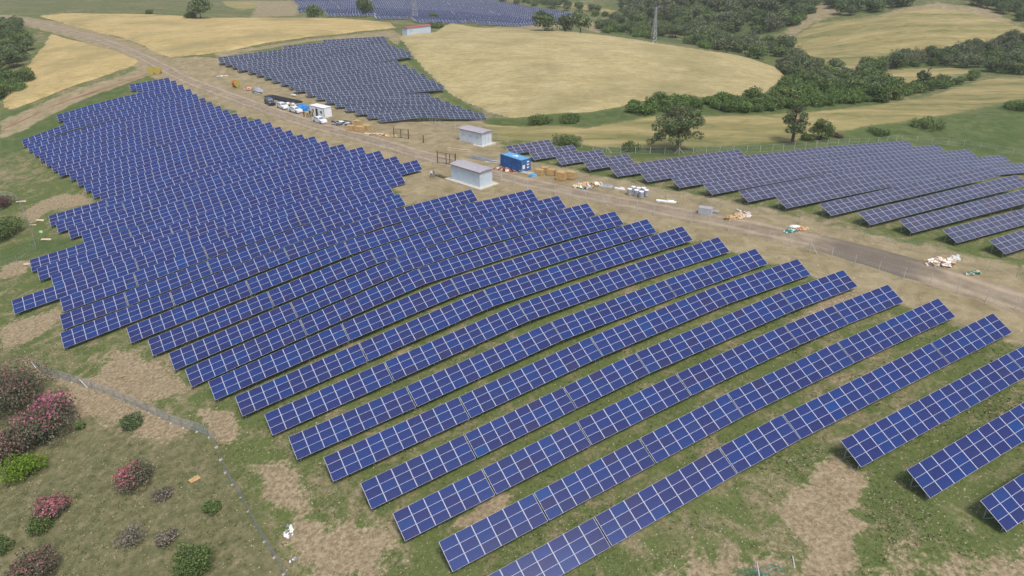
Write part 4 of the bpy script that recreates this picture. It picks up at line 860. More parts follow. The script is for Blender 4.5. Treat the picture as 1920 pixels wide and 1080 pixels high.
litter('grass', 'short green and straw coloured grass growing over the whole near ground', 1, 60000, [(NEAR, 1.0), (FRONT, 0.9), (MIDF, 1.0), (LEFTF, 0.35)], 0.2, M_tuft, 'tuft', 'grass', 0.5)
litter('weeds', 'low green weeds between the rows of solar tables', 2, 15000, [(NEAR, 0.8), (FRONT, 0.9), (MIDF, 1.2), (LEFTF, 0.3)], 0.34, M_weed, 'tuft', 'weeds', 0.35)
litter('gravel', 'small pale stones scattered over the near ground', 3, 6000, [(NEAR, 1.3), (FRONT, 1.0), (MIDF, 0.8), (LEFTF, 0.3)], 0.16, M_stone, 'stone', 'stones')
litter('gravel', 'loose stones and clods along the verge of the dirt road', 4, 4200, [([(1000,365),(1400,455),(1800,575),(1930,610),(1930,650),(1700,575),(1300,450),(1000,385)], 1.0), ([(1000,318),(1400,400),(1900,520),(1900,560),(1500,440),(1000,335)], 0.8), ([(440,196),(700,268),(700,278),(440,208)], 0.5)], 0.24, M_stone, 'stone', 'stones')
# ---------------------------------------------------------------- buildings
M_panelw = simple('painted_sheet_metal', (0.50, 0.585, 0.66), 0.5, 0.4, 0, 0.07, 0.8)
M_panelg = simple('pale_kiosk_metal', (0.58, 0.635, 0.70), 0.5, 0.4, 0, 0.07, 0.8)
M_white = simple('white_paint', (0.80, 0.81, 0.82), 0.45, 0.4, 0, 0.05, 1.0)
M_roofg = simple('grey_roof_sheet', (0.37, 0.35, 0.37), 0.7, 0.3, 0, 0.12, 1.2)
M_fascia = simple('brown_fascia', (0.25, 0.17, 0.16), 0.7)
M_roofr = simple('red_roof_sheet', (0.36, 0.10, 0.09), 0.7, 0.3, 0, 0.15)
M_conc = simple('concrete', (0.52, 0.50, 0.42), 0.9, 0.1, 0, 0.12, 1.5)
M_seam = simple('seam_grey', (0.36, 0.42, 0.48), 0.6); M_seaml = simple('seam_pale', (0.46, 0.54, 0.61), 0.6)
M_dark = simple('dark_opening', (0.02, 0.022, 0.025), 0.5)
M_glass = simple('window_glass', (0.16, 0.19, 0.22), 0.12, 0.6)
def frame_of(p1, p0, p2):
    """corner nearest the viewer, far end of the long side, far end of the short side -> origin, angle, length, depth"""
    A_, B_, C_ = at(*p1), at(*p0), at(*p2); u = (B_-A_)[:2]; L = float(np.linalg.norm(u)); u = u/L
    v = (C_-A_)[:2]; n = np.array([-u[1], u[0]]); dpt = float(v@n); 
    return A_, math.atan2(u[1], u[0]), L, dpt
def local_box(mb, x0, x1, y0, y1, z0, z1, mi=0): mb.box(((x0+x1)/2, (y0+y1)/2, (z0+z1)/2), (abs(x1-x0), abs(y1-y0), abs(z1-z0)), mi)
def kiosk(p1, p0, p2, h, label, wall, roofm, fascia, doors, pad=1.0, depth=None):
    A_, a, L, D = frame_of(p1, p0, p2); sgn = 1 if D > 0 else -1; D = abs(D) if depth is None else depth
    e = empty('transformer_kiosk', (A_[0], A_[1], Hf(A_[0], A_[1])+0.12), a, label, 'kiosk')
    if sgn < 0: e.scale = (1, 1, 1)
    Y = lambda y: y*sgn
    mb = MB(); local_box(mb, -pad, L+pad, Y(-pad), Y(D+pad), -0.8, 0.02); mb.build('concrete_pad', M_conc, e)
    mb = MB(); local_box(mb, 0, L, 0, Y(D), 0.02, h); w = mb.build('wall', wall, e)
    mb = MB()
    k = max(3, int(L/1.25))
    for i in range(1, k): local_box(mb, L*i/k-0.025, L*i/k+0.025, Y(-0.015), Y(0.0), 0.05, h-0.05)
    for i in range(1, 3): local_box(mb, -0.015, 0, Y(D*i/3-0.025), Y(D*i/3+0.025), 0.05, h-0.05)
    mb.build('panel_seam', M_seam if doors else M_seaml, w)
    for i in range(doors):
        mb = MB(); x = L*(0.12+0.30*i); local_box(mb, x, x+1.2, Y(-0.05), Y(-0.017), 0.15, h*0.82); d = mb.build('door', wall, e)
        mb = MB()
        for j in range(7): local_box(mb, x+0.2, x+1.0, Y(-0.07), Y(-0.051), h*0.5+j*0.1, h*0.5+j*0.1+0.04)
        mb.build('louvre', M_seam, d)
    mb = MB(); o = 0.22
    for (xa, xb, ya, yb) in ((-o, L+o, -o, D/2), (-o, L+o, D/2, D+o)):
        za, zb = (h, h+0.28) if ya < 0 else (h+0.28, h)
        P = [(xa, Y(ya), za+.12), (xb, Y(ya), za+.12), (xb, Y(yb), zb+.12), (xa, Y(yb), zb+.12)]
        mb.face(P if sgn > 0 else P[::-1], 0)
    mb.face([(-o, Y(-o), h+.12), (-o, Y(D+o), h+.12), (-o, Y(D/2), h+.4)], 0); mb.face([(L+o, Y(-o), h+.12), (L+o, Y(D/2), h+.4), (L+o, Y(D+o), h+.12)], 0)
    r = mb.build('roof', roofm, e)
    mb = MB(); local_box(mb, -o-.02, L+o+.02, Y(-o-.03), Y(D+o+.03), h-0.02, h+0.118); mb.build('fascia', fascia, r)
    return e
kiosk((900, 352.5), (846.5, 336.5), (914.5, 342.0), 2.95, 'pale blue grey kiosk nearest the camera, beside the metal gate', M_panelw, M_roofg, M_fascia, 0, 1.0)
kiosk((904, 274.5), (861.5, 263.5), (916, 268.5), 2.9, 'light grey kiosk with a row of doors, behind the road', M_panelg, M_roofg, M_fascia, 3, 0.8)
kiosk((764, 68.7), (808, 62.0), (753.5, 66.5), 3.0, 'red roofed kiosk at the far corner of the dark array', M_panelw, M_roofr, M_roofr, 1, 0.2, 3.0)
# site cabin
A_, a, L, D = frame_of((609, 222.3), (581.5, 215.5), (626.5, 218.0)); L = 6.0; sg = 1 if D > 0 else -1; D = 2.5
e = empty('site_cabin', (A_[0], A_[1], Hf(A_[0], A_[1])), a, 'white site cabin with a dark doorway, between parked cars and crates', 'cabin')
Y = lambda y: y*sg
mb = MB(); local_box(mb, 0.02, L-.02, Y(0.02), Y(D-.02), 0.15, 2.55); w = mb.build('wall', M_white, e)
mb = MB(); local_box(mb, 0, L, 0, Y(D), -0.3, 0.149); local_box(mb, -.03, L+.03, Y(-.03), Y(D+.03), 2.551, 2.68); mb.build('base_frame', M_seam, e)
for (x, y) in ((0, 0), (L, 0), (0, D), (L, D)):
    mb = MB(); mb.box((x, Y(y), 1.35), (0.12, 0.12, 2.4)); mb.build('corner_post', M_seam, e)
mb = MB(); local_box(mb, -.06, L+.06, Y(-.06), Y(D+.06), 2.681, 2.76); mb.build('roof', M_white, e)
mb = MB(); local_box(mb, 2.75, 3.55, Y(-.03), Y(.015), 0.2, 2.2); mb.build('door', M_dark, e)
for x in (1.2, 4.6):
    mb = MB(); local_box(mb, x-.5, x+.5, Y(-.03), Y(.015), 1.05, 1.95); f_ = mb.build('window', M_white, e)
    mb = MB(); local_box(mb, x-.42, x+.42, Y(-.045), Y(-.031), 1.12, 1.88); mb.build('pane', M_glass, f_)
# blue container
M_blue = simple('blue_container_paint', (0.03, 0.13, 0.36), 0.45, 0.4, 0, 0.4, 0.9)
M_blue2 = simple('light_blue_paint', (0.13, 0.34, 0.55), 0.6, 0.3, 0, 0.2, 1.2)  # lighter blue than the walls, for the container roof and the tub
A_, a, L, D = frame_of((977, 323.5), (936.5, 311), (990.5, 317)); sg = 1 if D > 0 else -1; L = 6.4; D = 2.6
e = empty('shipping_container', (A_[0], A_[1], Hf(A_[0], A_[1])), a, 'blue shipping container with lighter roof, beside the road', 'container')
Y = lambda y: y*sg
mb = MB(); n = 30
for side in (0.0, D):
    for i in range(n):
        x0_ = L*i/n; x1_ = L*(i+1)/n; dd = 0.04 if i % 2 else 0.0; yy = side+(dd if side == 0 else -dd); mb.box(((x0_+x1_)/2, Y(yy+(0.02 if side == 0 else -0.02)), 1.35), (x1_-x0_, 0.04, 2.3))
mb.box((L-.03, Y(D/2), 1.35), (0.05, D-.1, 2.3)); mb.build('side_wall', M_blue, e)
mb = MB()
for x in (0.0, L):
    for y in (0.0, D): mb.box((x, Y(y), 1.3), (0.16, 0.16, 2.6))
for y in (0.0, D):
    for z in (0.08, 2.52): mb.box((L/2, Y(y), z), (L-.16, 0.13, 0.13))
for x in (0.0, L):
    for z in (0.08, 2.52): mb.box((x, Y(D/2), z), (0.13, D-.16, 0.13))
mb.build('frame', M_blue, e)
mb = MB(); mb.box((L/2, Y(D/2), 2.56), (L-.14, D-.14, 0.04)); r_ = mb.build('roof', M_blue2, e)
mb = MB()
for (x, y, s_) in ((3.0, 1.5, 0.5), (3.5, 1.15, 0.35), (3.3, 1.8, 0.3), (2.6, 1.2, 0.25)): mb.box((x, Y(y), 2.6), (s_*1.6, s_, 0.03), 0, Matrix.Rotation(x*3, 3, 'Z'))
mb.build('scrap_sheet', M_white, r_)
for j, (ya, yb) in enumerate(((0.12, D/2-.02), (D/2+.02, D-.12))):
    mb = MB(); mb.box((-0.02, Y((ya+yb)/2), 1.3), (0.05, yb-ya, 2.25)); d_ = mb.build('door', M_blue, e)
    mb = MB()
    for y in (ya+.25, yb-.25): mb.tube((-0.08, Y(y), 0.2), (-0.08, Y(y), 2.4), 0.03, seg=6)
    mb.build('lock_bar', M_galv, d_)
    mb = MB()
    for k_ in range(3 if j else 1): mb.box((-0.055, Y((ya+yb)/2), 0.75+k_*0.62+(0.3 if j == 0 else 0)), (0.012, 0.62 if j else 0.8, 0.3 if j else 0.85))
    mb.build('sticker', M_white, d_)
# ---------------------------------------------------------------- lattice towers
def tower(loc, h, w, label, arm):
    e = empty('lattice_tower', loc, 0.5, label, 'pylon'); mb = MB()
    def cw(z): return w*(1-0.82*(z/h))/2
    lv = [0]+[h*(1-(1-k/9)**1.15) for k in range(1, 10)]
    for sx, sy in ((1, 1), (1, -1), (-1, -1), (-1, 1)): mb.tube((sx*cw(0), sy*cw(0), -1), (sx*cw(h), sy*cw(h), h), 0.085, 0.06, 5)
    mb.build('mast', M_galv, e); mb = MB()
    for z0, z1 in zip(lv[:-1], lv[1:]):
        a0, a1 = cw(z0), cw(z1); c0 = [(a0, a0), (-a0, a0), (-a0, -a0), (a0, -a0)]; c1 = [(a1, a1), (-a1, a1), (-a1, -a1), (a1, -a1)]
        for i in range(4):
            j = (i+1) % 4; mb.tube((*c0[i], z0), (*c1[j], z1), 0.05, seg=4); mb.tube((*c0[j], z0), (*c1[i], z1), 0.05, seg=4); mb.tube((*c1[i], z1), (*c1[j], z1), 0.05, seg=4)
    mb.build('bracing', M_galv, e); mb = MB()
    for s_ in (-1, 1): mb.tube((0, 0, h*0.97), (s_*arm, 0, h+0.5), 0.09, 0.05, 5); mb.tube((0, 0, h*0.90), (s_*arm, 0, h+0.45), 0.06, 0.05, 5)
    mb.tube((0, 0, h), (0, 0, h+1.2), 0.07, 0.04, 5); mb.build('cross_arm', M_galv, e)
    return e
q = at(1225, 79); tower(tuple(q), 12.8, 1.9, 'steel lattice pylon standing on the crest of the wheat hill', 1.9)
qd = 415.0; qx = (797-960)/FPX*qd*1.0; tower((qx*1.0, qd-20, Hf(qx, qd-20)), 22.0, 3.0, 'tall thin lattice pylon within the distant solar array', 2.6)
M_wire = simple('zinc_wire', (0.46, 0.47, 0.47), 0.6, 0.4)
# ---------------------------------------------------------------- fences
def fence(px, label, h=1.7, step=3.2, wire=0.5, thick=0.012, post=0.045, mat=None, lean=0.0, braces=(), flats=False, feet=False, net=None, concrete=False):
    line = smooth_line(np.array([at(*p)[:2] for p in px]), 0.6); seg = np.linalg.norm(np.diff(line, axis=0), axis=1); cum = np.concatenate([[0], np.cumsum(seg)]); Lt = cum[-1]
    def pos(s): return np.array([np.interp(s, cum, line[:, 0]), np.interp(s, cum, line[:, 1])])
    n = min(99, max(2, int(Lt/step)+1)); o3 = pos(0); e = empty('wire_fence', (o3[0], o3[1], Hf(*o3)), 0, label, 'fence')
    base = Vector(e.location); pm = MB(); pm.tube((0, 0, -0.4), (0, 0, h), post, post*0.9, 6)
    pme = pm.mesh('post', [mat or M_galv]); fm = MB(); fm.tube((0, 0, -.2), (0.05, 0, .06), .22, .14, 7); fme = fm.mesh('footing', [M_conc]); rr = random.Random(len(label))
    for i in range(n):
        s_ = Lt*i/(n-1); p = pos(s_); o = put('post', pme, e, (p[0]-base.x, p[1]-base.y, Hf(*p)-base.z)); o.rotation_euler = (rr.uniform(-.05, .05)+lean, rr.uniform(-.05, .05), 0)
        if feet: put('footing', fme, o, (0, 0, 0))
        if i in braces:
            for sg_ in (-1, 1):
                q_ = pos(min(max(s_+sg_*1.3, 0), Lt)); mb = MB(); mb.tube((0, 0, h*0.85), (q_[0]-p[0], q_[1]-p[1], Hf(*q_)-Hf(*p)), post*0.8, seg=5); mb.build('brace', [mat or M_galv], o)
    mb = MB()
    def P3(s_, z): p = pos(s_); return (p[0]-base.x, p[1]-base.y, Hf(*p)-base.z+z)
    for z in ([0.1, h*0.5, h-0.05]):
        k = int(Lt/1.5)+1
        for i in range(k):
            a_ = P3(Lt*i/k, z); b_ = P3(Lt*(i+1)/k, z); mb.face([a_, b_, (b_[0], b_[1], b_[2]+thick*1.6), (a_[0], a_[1], a_[2]+thick*1.6)])
    k = int(Lt/wire)
    for i in range(k):
        for sg_ in (0, 1):
            s0 = Lt*i/k; s1 = min(Lt, s0+h*0.55)
            a_ = P3(s0 if sg_ == 0 else s1, 0.03); b_ = P3(s1 if sg_ == 0 else s0, h-.03); du = Vector(P3(min(Lt, s0+.4), 0))-Vector(P3(s0, 0)); du.normalize(); du *= thick
            mb.face([a_, b_, (b_[0]+du.x, b_[1]+du.y, b_[2]+du.z), (a_[0]+du.x, a_[1]+du.y, a_[2]+du.z)])
    mb.build('wire_mesh', [M_wire], e); return e
M_postc = simple('concrete_post', (0.50, 0.49, 0.45), 0.9, 0.1)
fence([(330,160),(420,186),(500,212),(560,231),(640,254),(700,273),(770,296),(812,309)], 'long wire fence between the big blue array and the road, above the gate', 1.6, 3.2, 0.6, 0.012)
fence([(918,336),(1000,357),(1100,379),(1200,398),(1300,418),(1400,441),(1500,469),(1597,498),(1680,521),(1777,547),(1881,576),(1960,598)], 'wire fence between the big blue array and the damp end of the road', 1.9, 3.25, 0.5, 0.012, 0.05, M_postc, 0, (19, 8))
fence([(1000,320),(1100,345),(1200,364),(1300,380),(1400,398),(1500,420),(1620,450),(1712,472),(1850,506),(1960,534)], 'wire fence between the road and the dusky array', 1.6, 3.4, 0.6, 0.010, 0.03, M_galv, 0, (20, 12))
fence([(1043,272),(1062,273),(1087,277),(1120,284),(1158,288),(1210,289),(1255,290),(1301,289),(1350,287),(1393,286),(1434,285),(1477,281),(1522,277),(1600,272),(1680,266)], 'wire fence with pale concrete posts behind the dusky array', 1.7, 3.3, 0.5, 0.012, 0.06, M_postc, 0, (4, 9))
fence([(1690,266),(1740,269),(1800,275),(1860,284),(1930,297)], 'wire fence at the far right corner of the dusky array', 1.7, 3.3, 0.5, 0.012, 0.04, M_postc)
fence([(798,224),(812,233),(835,240),(862,246),(900,254),(936,262)], 'short wire fence leading from the dark array to the doored kiosk', 1.7, 2.0, 0.35, 0.016, 0.04, M_postc)
fence([(722,66),(744,84),(775,108),(798,138),(832,166),(870,192),(910,214),(932,222)], 'wire fence between the dark array and the pale wheat field', 1.5, 3.2, 0.8, 0.012, 0.035)
fence([(62,688),(88,703),(125,714),(160,726),(200,740),(240,757),(280,774),(318,792),(350,804),(378,812),(400,826),(409,848),(420,880),(436,910),(454,938),(472,974),(490,1008),(512,1042),(532,1078),(550,1110)], 'curving galvanised wire fence across the lower left slope', 1.5, 2.5, 0.13, 0.032, 0.055, M_galv, 0.1, (0, 5), feet=True)
fence([(-20,370),(25,374),(40,392),(52,420),(62,445),(68,470)], 'leaning wire fence beside the dark bush at the left edge', 1.7, 2.6, 0.25, 0.018, 0.04, M_galv, -0.2)
fence([(66,473),(42,488),(18,500),(-10,512)], 'short row of thin fence posts below the leaning fence', 1.6, 2.8, 0.8, 0.01, 0.035)
# gates
M_steel = simple('rusty_dark_steel', (0.10, 0.075, 0.055), 0.8, 0.2, 0.2)
def gate(pa, pb, label, h, leaves):
    A_, B_ = at(*pa), at(*pb); d = B_-A_; L = float(np.linalg.norm(d[:2])); e = empty('steel_gate', (A_[0], A_[1], Hf(A_[0], A_[1])), math.atan2(d[1], d[0]), label, 'gate'); x = 0.0; dz = d[2]/L
    for fr in leaves:
        w_ = fr*L; mb = MB()
        for xx in (x+.05, x+w_-.05): mb.tube((xx, 0, xx*dz-0.1), (xx, 0, xx*dz+h), 0.05, seg=6)
        for z in (0.15, h*0.5, h-.05): mb.tube((x+.05, 0, x*dz+z), (x+w_-.05, 0, (x+w_)*dz+z), 0.035, seg=6)
        lf = mb.build('gate_leaf', M_steel, e); mb = MB(); k = int(w_/0.28)
        for i in range(1, k): mb.tube((x+w_*i/k, 0, x*dz+0.15), (x+w_*i/k, 0, x*dz+h-.05), 0.009, seg=4)
        mb.build('infill_mesh', M_steel, lf); x += w_
    for xx in (0, L): mb = MB(); mb.box((xx, 0.12, h/2+xx*dz), (0.14, 0.14, h+.4)); mb.build('gate_post', M_steel, e)
gate((820, 305.5), (854, 311), 'dark steel gate frame standing behind the two people', 2.5, (0.5, 0.2, 0.3))
gate((738.5, 257.5), (766, 261), 'dark steel gate leaf leaning by the rubbish strip', 2.2, (0.5, 0.5))
def pole(px, py, h, r, m, label, name='post', cat='post'):
    p = at(px, py); mb = MB(); mb.tube((0, 0, -.4), (0.02*h, 0, h), r, r*.85, 8); mb.tube((0, 0, -.1), (0, 0, .1), r*2.2, r*1.6, 8); o = mb.build(name, [m]); o.location = tuple(p); tag(o, label, cat)
pole(794, 267, 1.7, 0.13, M_steel, 'single thick brown post standing on the bare ground', 'gate_post')
pole(939, 337.5, 2.0, 0.10, M_postc, 'stout pale post between the near kiosk and the container', 'fence_post')
# ---------------------------------------------------------------- vehicles
def car(px, py, qx, qy, label, paint, L, W, Hh, kind='sedan'):
    """px,py rear wheel on the ground, qx,qy front wheel on the ground"""
    a_, b_ = at(px, py), at(qx, qy); c = (a_+b_)/2; th = math.atan2(b_[1]-a_[1], b_[0]-a_[0])
    e = empty('parked_car', (c[0], c[1], Hf(c[0], c[1])), th, label, 'car', 'vehicles parked beside the road'); tag(e, label)
    if kind == 'sedan':
        low = [(-.5,.32),(-.5,.62),(-.47,.70),(-.28,.72),(.18,.70),(.44,.60),(.5,.46),(.5,.30)]; top = [(-.42,.70),(-.27,1.0),(-.05,1.03),(.08,.98),(.26,.69)]
    elif kind == 'hatch':
        low = [(-.5,.32),(-.5,.62),(-.48,.70),(-.28,.71),(.18,.69),(.43,.58),(.5,.45),(.5,.28)]; top = [(-.48,.69),(-.40,.97),(-.15,1.03),(.04,1.0),(.25,.68)]
    else:
        low = [(-.5,.34),(-.5,.66),(-.49,.70),(-.1,.70),(.24,.70),(.46,.64),(.5,.52),(.5,.32)]; top = [(-.48,.69),(-.45,.98),(-.2,1.02),(.10,1.0),(.27,.69)]
    hz = Hh/1.03; mb = MB()
    def loft(prof, w_bot, w_top, z0, z1, mi):
        n = len(mb.v); k = len(prof)
        for (x, z) in prof:
            t = (z-z0)/(z1-z0); ww = w_bot+(w_top-w_bot)*max(0, min(1, t))
            if abs(x) > .46: ww *= 0.9
            mb.v.append((x*L, -ww/2, z*hz)); mb.v.append((x*L, ww/2, z*hz))
        for i in range(k-1): mb.f.append((n+2*i, n+2*i+1, n+2*i+3, n+2*i+2)); mb.m.append(mi)
        mb.f.append(tuple(n+2*i for i in range(k))); mb.m.append(mi); mb.f.append(tuple(n+2*i+1 for i in range(k))[::-1]); mb.m.append(mi)
    low2 = [(low[0][0], .18)]+low+[(low[-1][0], .18)]
    loft(low2, W, W*.96, .2, .72, 0); mb.face([(-.5*L, -W*.45, .18*hz), (.5*L, -W*.45, .18*hz), (.5*L, W*.45, .18*hz), (-.5*L, W*.45, .18*hz)]); loft(top, W*.92, W*.72, .69, 1.03, 0)
    mb.build('body', [paint], e)
    # glass, set just proud of the cabin
    g_ = MB(); T = top
    def gw(t): return (W*.92+(W*.72-W*.92)*t)/2
    def q(xa, ta, xb, tb, inset=0.08):
        za, zb = (.69+.34*ta)*hz, (.69+.34*tb)*hz; return [(xa*L, -gw(ta)+inset, za), (xa*L, gw(ta)-inset, za), (xb*L, gw(tb)-inset, zb), (xb*L, -gw(tb)+inset, zb)]
    f0, f1 = T[-1], T[-2]
    def lerp(p, q_, t): return (p[0]+(q_[0]-p[0])*t, p[1]+(q_[1]-p[1])*t)
    for (pA, pB, nm) in ((f0, f1, 'windscreen'), (T[0], T[1], 'rear_window')):
        a1 = lerp(pA, pB, .12); a2 = lerp(pA, pB, .92); sx = 1 if nm == 'windscreen' else -1; g2 = MB()
        P = [(a1[0]*L+sx*.02, -W*.38, a1[1]*hz+.02), (a1[0]*L+sx*.02, W*.38, a1[1]*hz+.02), (a2[0]*L+sx*.02, W*.32, a2[1]*hz+.02), (a2[0]*L+sx*.02, -W*.32, a2[1]*hz+.02)]
        g2.face(P); g2.build(nm, [M_glass], e)
    for sy in (-1, 1):
        g2 = MB(); xb0, xb1 = T[0][0]+.05, T[-1][0]-.04; xt0, xt1 = T[1][0]+.03, T[-2][0]-.01
        y0_ = sy*(gw(.12)+.015); y1_ = sy*(gw(.82)+.015)
        g2.face([(xb0*L, y0_, .735*hz), (xb1*L, y0_, .735*hz), (xt1*L, y1_, .965*hz), (xt0*L, y1_, .965*hz)]); g2.build('side_window', [M_glass], e)
    for sx in (-.31, .31):
        for sy in (-1, 1):
            w_ = MB(); w_.tube((sx*L, sy*(W/2-.02), .32), (sx*L, sy*(W/2-.24), .32), .33, seg=14); wo_ = w_.build('wheel', [M_tyre], e)
            w_ = MB(); w_.tube((sx*L, sy*(W/2-.019), .32), (sx*L, sy*(W/2+.005), .32), .19, seg=10); w_.build('rim', [M_galv], wo_)
    for sy in (-1, 1):
        w_ = MB(); w_.box((.485*L, sy*W*.34, .56*hz), (.12, .34, .12)); w_.build('headlight', [M_glassl], e)
        w_ = MB(); w_.box((-.492*L, sy*W*.36, .60*hz), (.08, .26, .14)); w_.build('tail_light', [M_redl], e)
    return e
M_tyre = simple('tyre_rubber', (0.02, 0.02, 0.022), 0.9); M_glassl = simple('lamp_glass', (0.7, 0.72, 0.75), 0.15, 0.6); M_redl = simple('red_lamp', (0.35, 0.02, 0.02), 0.3)
M_carw = simple('white_car_paint', (0.82, 0.83, 0.84), 0.25, 0.6, 0, 0.02); M_card = simple('dark_car_paint', (0.035, 0.04, 0.055), 0.25, 0.6, 0, 0.05)
car(499, 191, 514, 200, 'dark blue grey station car, leftmost of the parked vehicles', M_card, 4.9, 1.95, 1.8, 'suv')
car(523, 199.5, 538, 206, 'white car parked between the dark car and the second white car', M_carw, 4.6, 1.85, 1.5, 'hatch')
car(545, 207.5, 564, 212.5, 'white car parked in front of the blue tarpaulin', M_carw, 4.6, 1.85, 1.45, 'sedan')
car(591, 226.5, 609, 232.5, 'white car parked right in front of the site cabin', M_carw, 4.6, 1.85, 1.5, 'sedan')
# ---------------------------------------------------------------- site materials lying about
def drop(name, px, py, rz, build, label, cat, mats, group=None, lift=0.0, smooth=False):
    p = at(px, py); mb = MB(); build(mb); o = mb.build(name, mats, None, smooth); o.location = (p[0], p[1], p[2]+lift); o.rotation_euler = (0, 0, rz); return tag(o, label, cat, group)
M_yel = simple('yellow_paint', (0.42, 0.35, 0.08), 0.6, 0.3, 0, 0.2); M_org = simple('orange_cable', (0.50, 0.10, 0.04), 0.6, 0.3, 0, 0.3, 3); M_card2 = simple('brown_cardboard', (0.46, 0.31, 0.14), 0.85, 0.2, 0, 0.22, 2)
M_wood = simple('raw_wood', (0.47, 0.32, 0.15), 0.85, 0.2, 0, 0.28, 2.5); M_pale = simple('pale_board', (0.64, 0.50, 0.38), 0.85, 0.2, 0, 0.2, 2); M_teal = simple('green_netting', (0.035, 0.20, 0.15), 0.85, 0.2, 0, 0.3, 3)
M_black = simple('black_plastic', (0.028, 0.030, 0.036), 0.6, 0.4, 0, 0.5, 1.5); M_btarp = simple('blue_tarpaulin', (0.03, 0.24, 0.58), 0.55, 0.4, 0, 0.15, 2); M_grey = simple('grey_wrap', (0.33, 0.35, 0.38), 0.6, 0.4, 0, 0.3, 2)
def drum(px, py, rz, label, cable, r=1.15, w=1.2):
    p = at(px, py); e = empty('cable_drum', (p[0], p[1], p[2]+r), rz, label, 'cable drum', 'cable drums by the fork of the tracks')
    for s_ in (-1, 1):
        mb = MB(); mb.tube((0, s_*w/2, 0), (0, s_*(w/2+.1), 0), r, seg=22); mb.tube((0, s_*(w/2+.1), 0), (0, s_*(w/2+.13), 0), .28, seg=10); mb.build('flange', M_yel, e)
    mb = MB(); mb.tube((0, -w/2+.001, 0), (0, w/2-.001, 0), r*.8, seg=20); mb.build('wound_cable', cable, e)
drum(284, 139, 0.35, 'yellow cable drum at the track fork, left of a pair', M_org); drum(297, 138.5, 0.1, 'yellow cable drum at the track fork, right of a pair', M_yel)
drum(443, 163, 1.0, 'yellow cable drum with orange cable beside the orange boxes', M_org, 1.1, 1.4)
def heap(name, px, py, w, d, h, n, mats, label, cat, seed, flat=0.25, smin=.3, smax=1.0, rz=0.35):
    """a loose heap of broken sheets and boards"""
    rr = random.Random(seed)
    def b(mb):
        for i in range(n):
            a = rr.random()*6.283; r = math.sqrt(rr.random()); x = math.cos(a)*r*w/2; y = math.sin(a)*r*d/2; z = h*(1-r)*rr.random()
            s_ = rr.uniform(smin, smax); R = Matrix.Rotation(rr.random()*6.28, 3, 'Z')@Matrix.Rotation(rr.gauss(0, flat), 3, 'X')@Matrix.Rotation(rr.gauss(0, flat), 3, 'Y')
            mb.box((x, y, z+.08), (s_, s_*rr.uniform(.35, .9), rr.uniform(.03, .14)), rr.randrange(len(mats)), R)
    return drop(name, px, py, rz, b, label, cat, mats)
heap('rubbish_heap', 1102, 348, 6.4, 2.6, 0.7, 90, [M_pale, M_wood, M_white, M_card2], 'long heap of torn cardboard and wood right of the crates', 'rubbish', 1, .35)
heap('netting_scrap', 1098, 354, 3.0, 1.0, 0.3, 24, [M_teal, M_grey], 'green netting scraps at the foot of the long cardboard heap', 'rubbish', 2, .3, .2, .6)
heap('rubbish_heap', 716, 254, 9.5, 2.2, 0.5, 120, [M_pale, M_wood, M_pale, M_card2], 'broken wood strewn between the straw coloured boxes and the gate leaf', 'rubbish', 3, .3, .25, .8, -.35)
heap('rubbish_heap', 1378, 408, 4.0, 1.3, 0.6, 40, [M_wood, M_card2, M_pale], 'brown cardboard heap with white boxes right of the grey crate', 'rubbish', 4, .4, .5, 1.3)
heap('rubbish_heap', 1391, 407, 2.6, 1.4, 0.6, 26, [M_white, M_pale, M_pale], 'white and pink board scraps right of the brown heap', 'rubbish', 5, .5, .5, 1.1)
heap('rubbish_heap', 1503, 430, 2.2, 1.0, 0.4, 26, [M_pale, M_wood, M_org], 'small cardboard heap above the green netting on the road', 'rubbish', 6, .4, .3, .8)
heap('netting_scrap', 1486, 433, 3.0, 1.0, 0.25, 34, [M_teal, M_teal, M_white], 'green netting lying on the road beside a white sack', 'netting', 7, .2, .3, .8)
heap('rubbish_heap', 1765, 494, 4.6, 1.8, 0.7, 56, [M_card2, M_pale, M_pale, M_white], 'large flattened cardboard heap on the damp part of the road', 'rubbish', 8, .35, .6, 1.5)
heap('netting_scrap', 1822, 513, 2.6, 0.9, 0.2, 34, [M_teal, M_teal, M_pale], 'green netting right of the flattened cardboard on the road', 'netting', 9, .2, .3, .7)
heap('rubbish_heap', 946, 319, 5.4, 1.6, 0.6, 60, [M_org, M_org, M_black, M_pale, M_blue], 'orange and black rubbish in front of the blue container', 'rubbish', 10, .4, .25, .8, -.5)
heap('rubbish_heap', 418, 143, 3.8, 1.4, 0.25, 16, [M_white, M_pale], 'few white scraps left of the orange and yellow drum', 'rubbish', 11, .2, .4, .9)
heap('rubbish_heap', 466, 168, 2.8, 2.2, 0.9, 34, [M_org, M_pale, M_white], 'orange and white boxes between the drum and the grey wrap', 'rubbish', 12, .2, .5, 1.1)
heap('rubbish_heap', 545, 197, 6.5, 2.4, 0.6, 40, [M_white, M_pale, M_white, M_black], 'white scraps piled behind the parked white cars', 'rubbish', 13, .35, .4, 1.1, -.5)
heap('rubbish_heap', 232, 706, 0.1, 0.1, 0.1, 1, [M_wood], 'small piece of wood on the grass below the left array corner', 'wood', 14)
heap('steel_stack', 640, 231, 5.2, 3.0, 0.5, 40, [M_grey, M_galv, M_white, M_black], 'grey steel profiles stacked right of the site cabin', 'steel profiles', 15, .12, .8, 2.4, -.4)
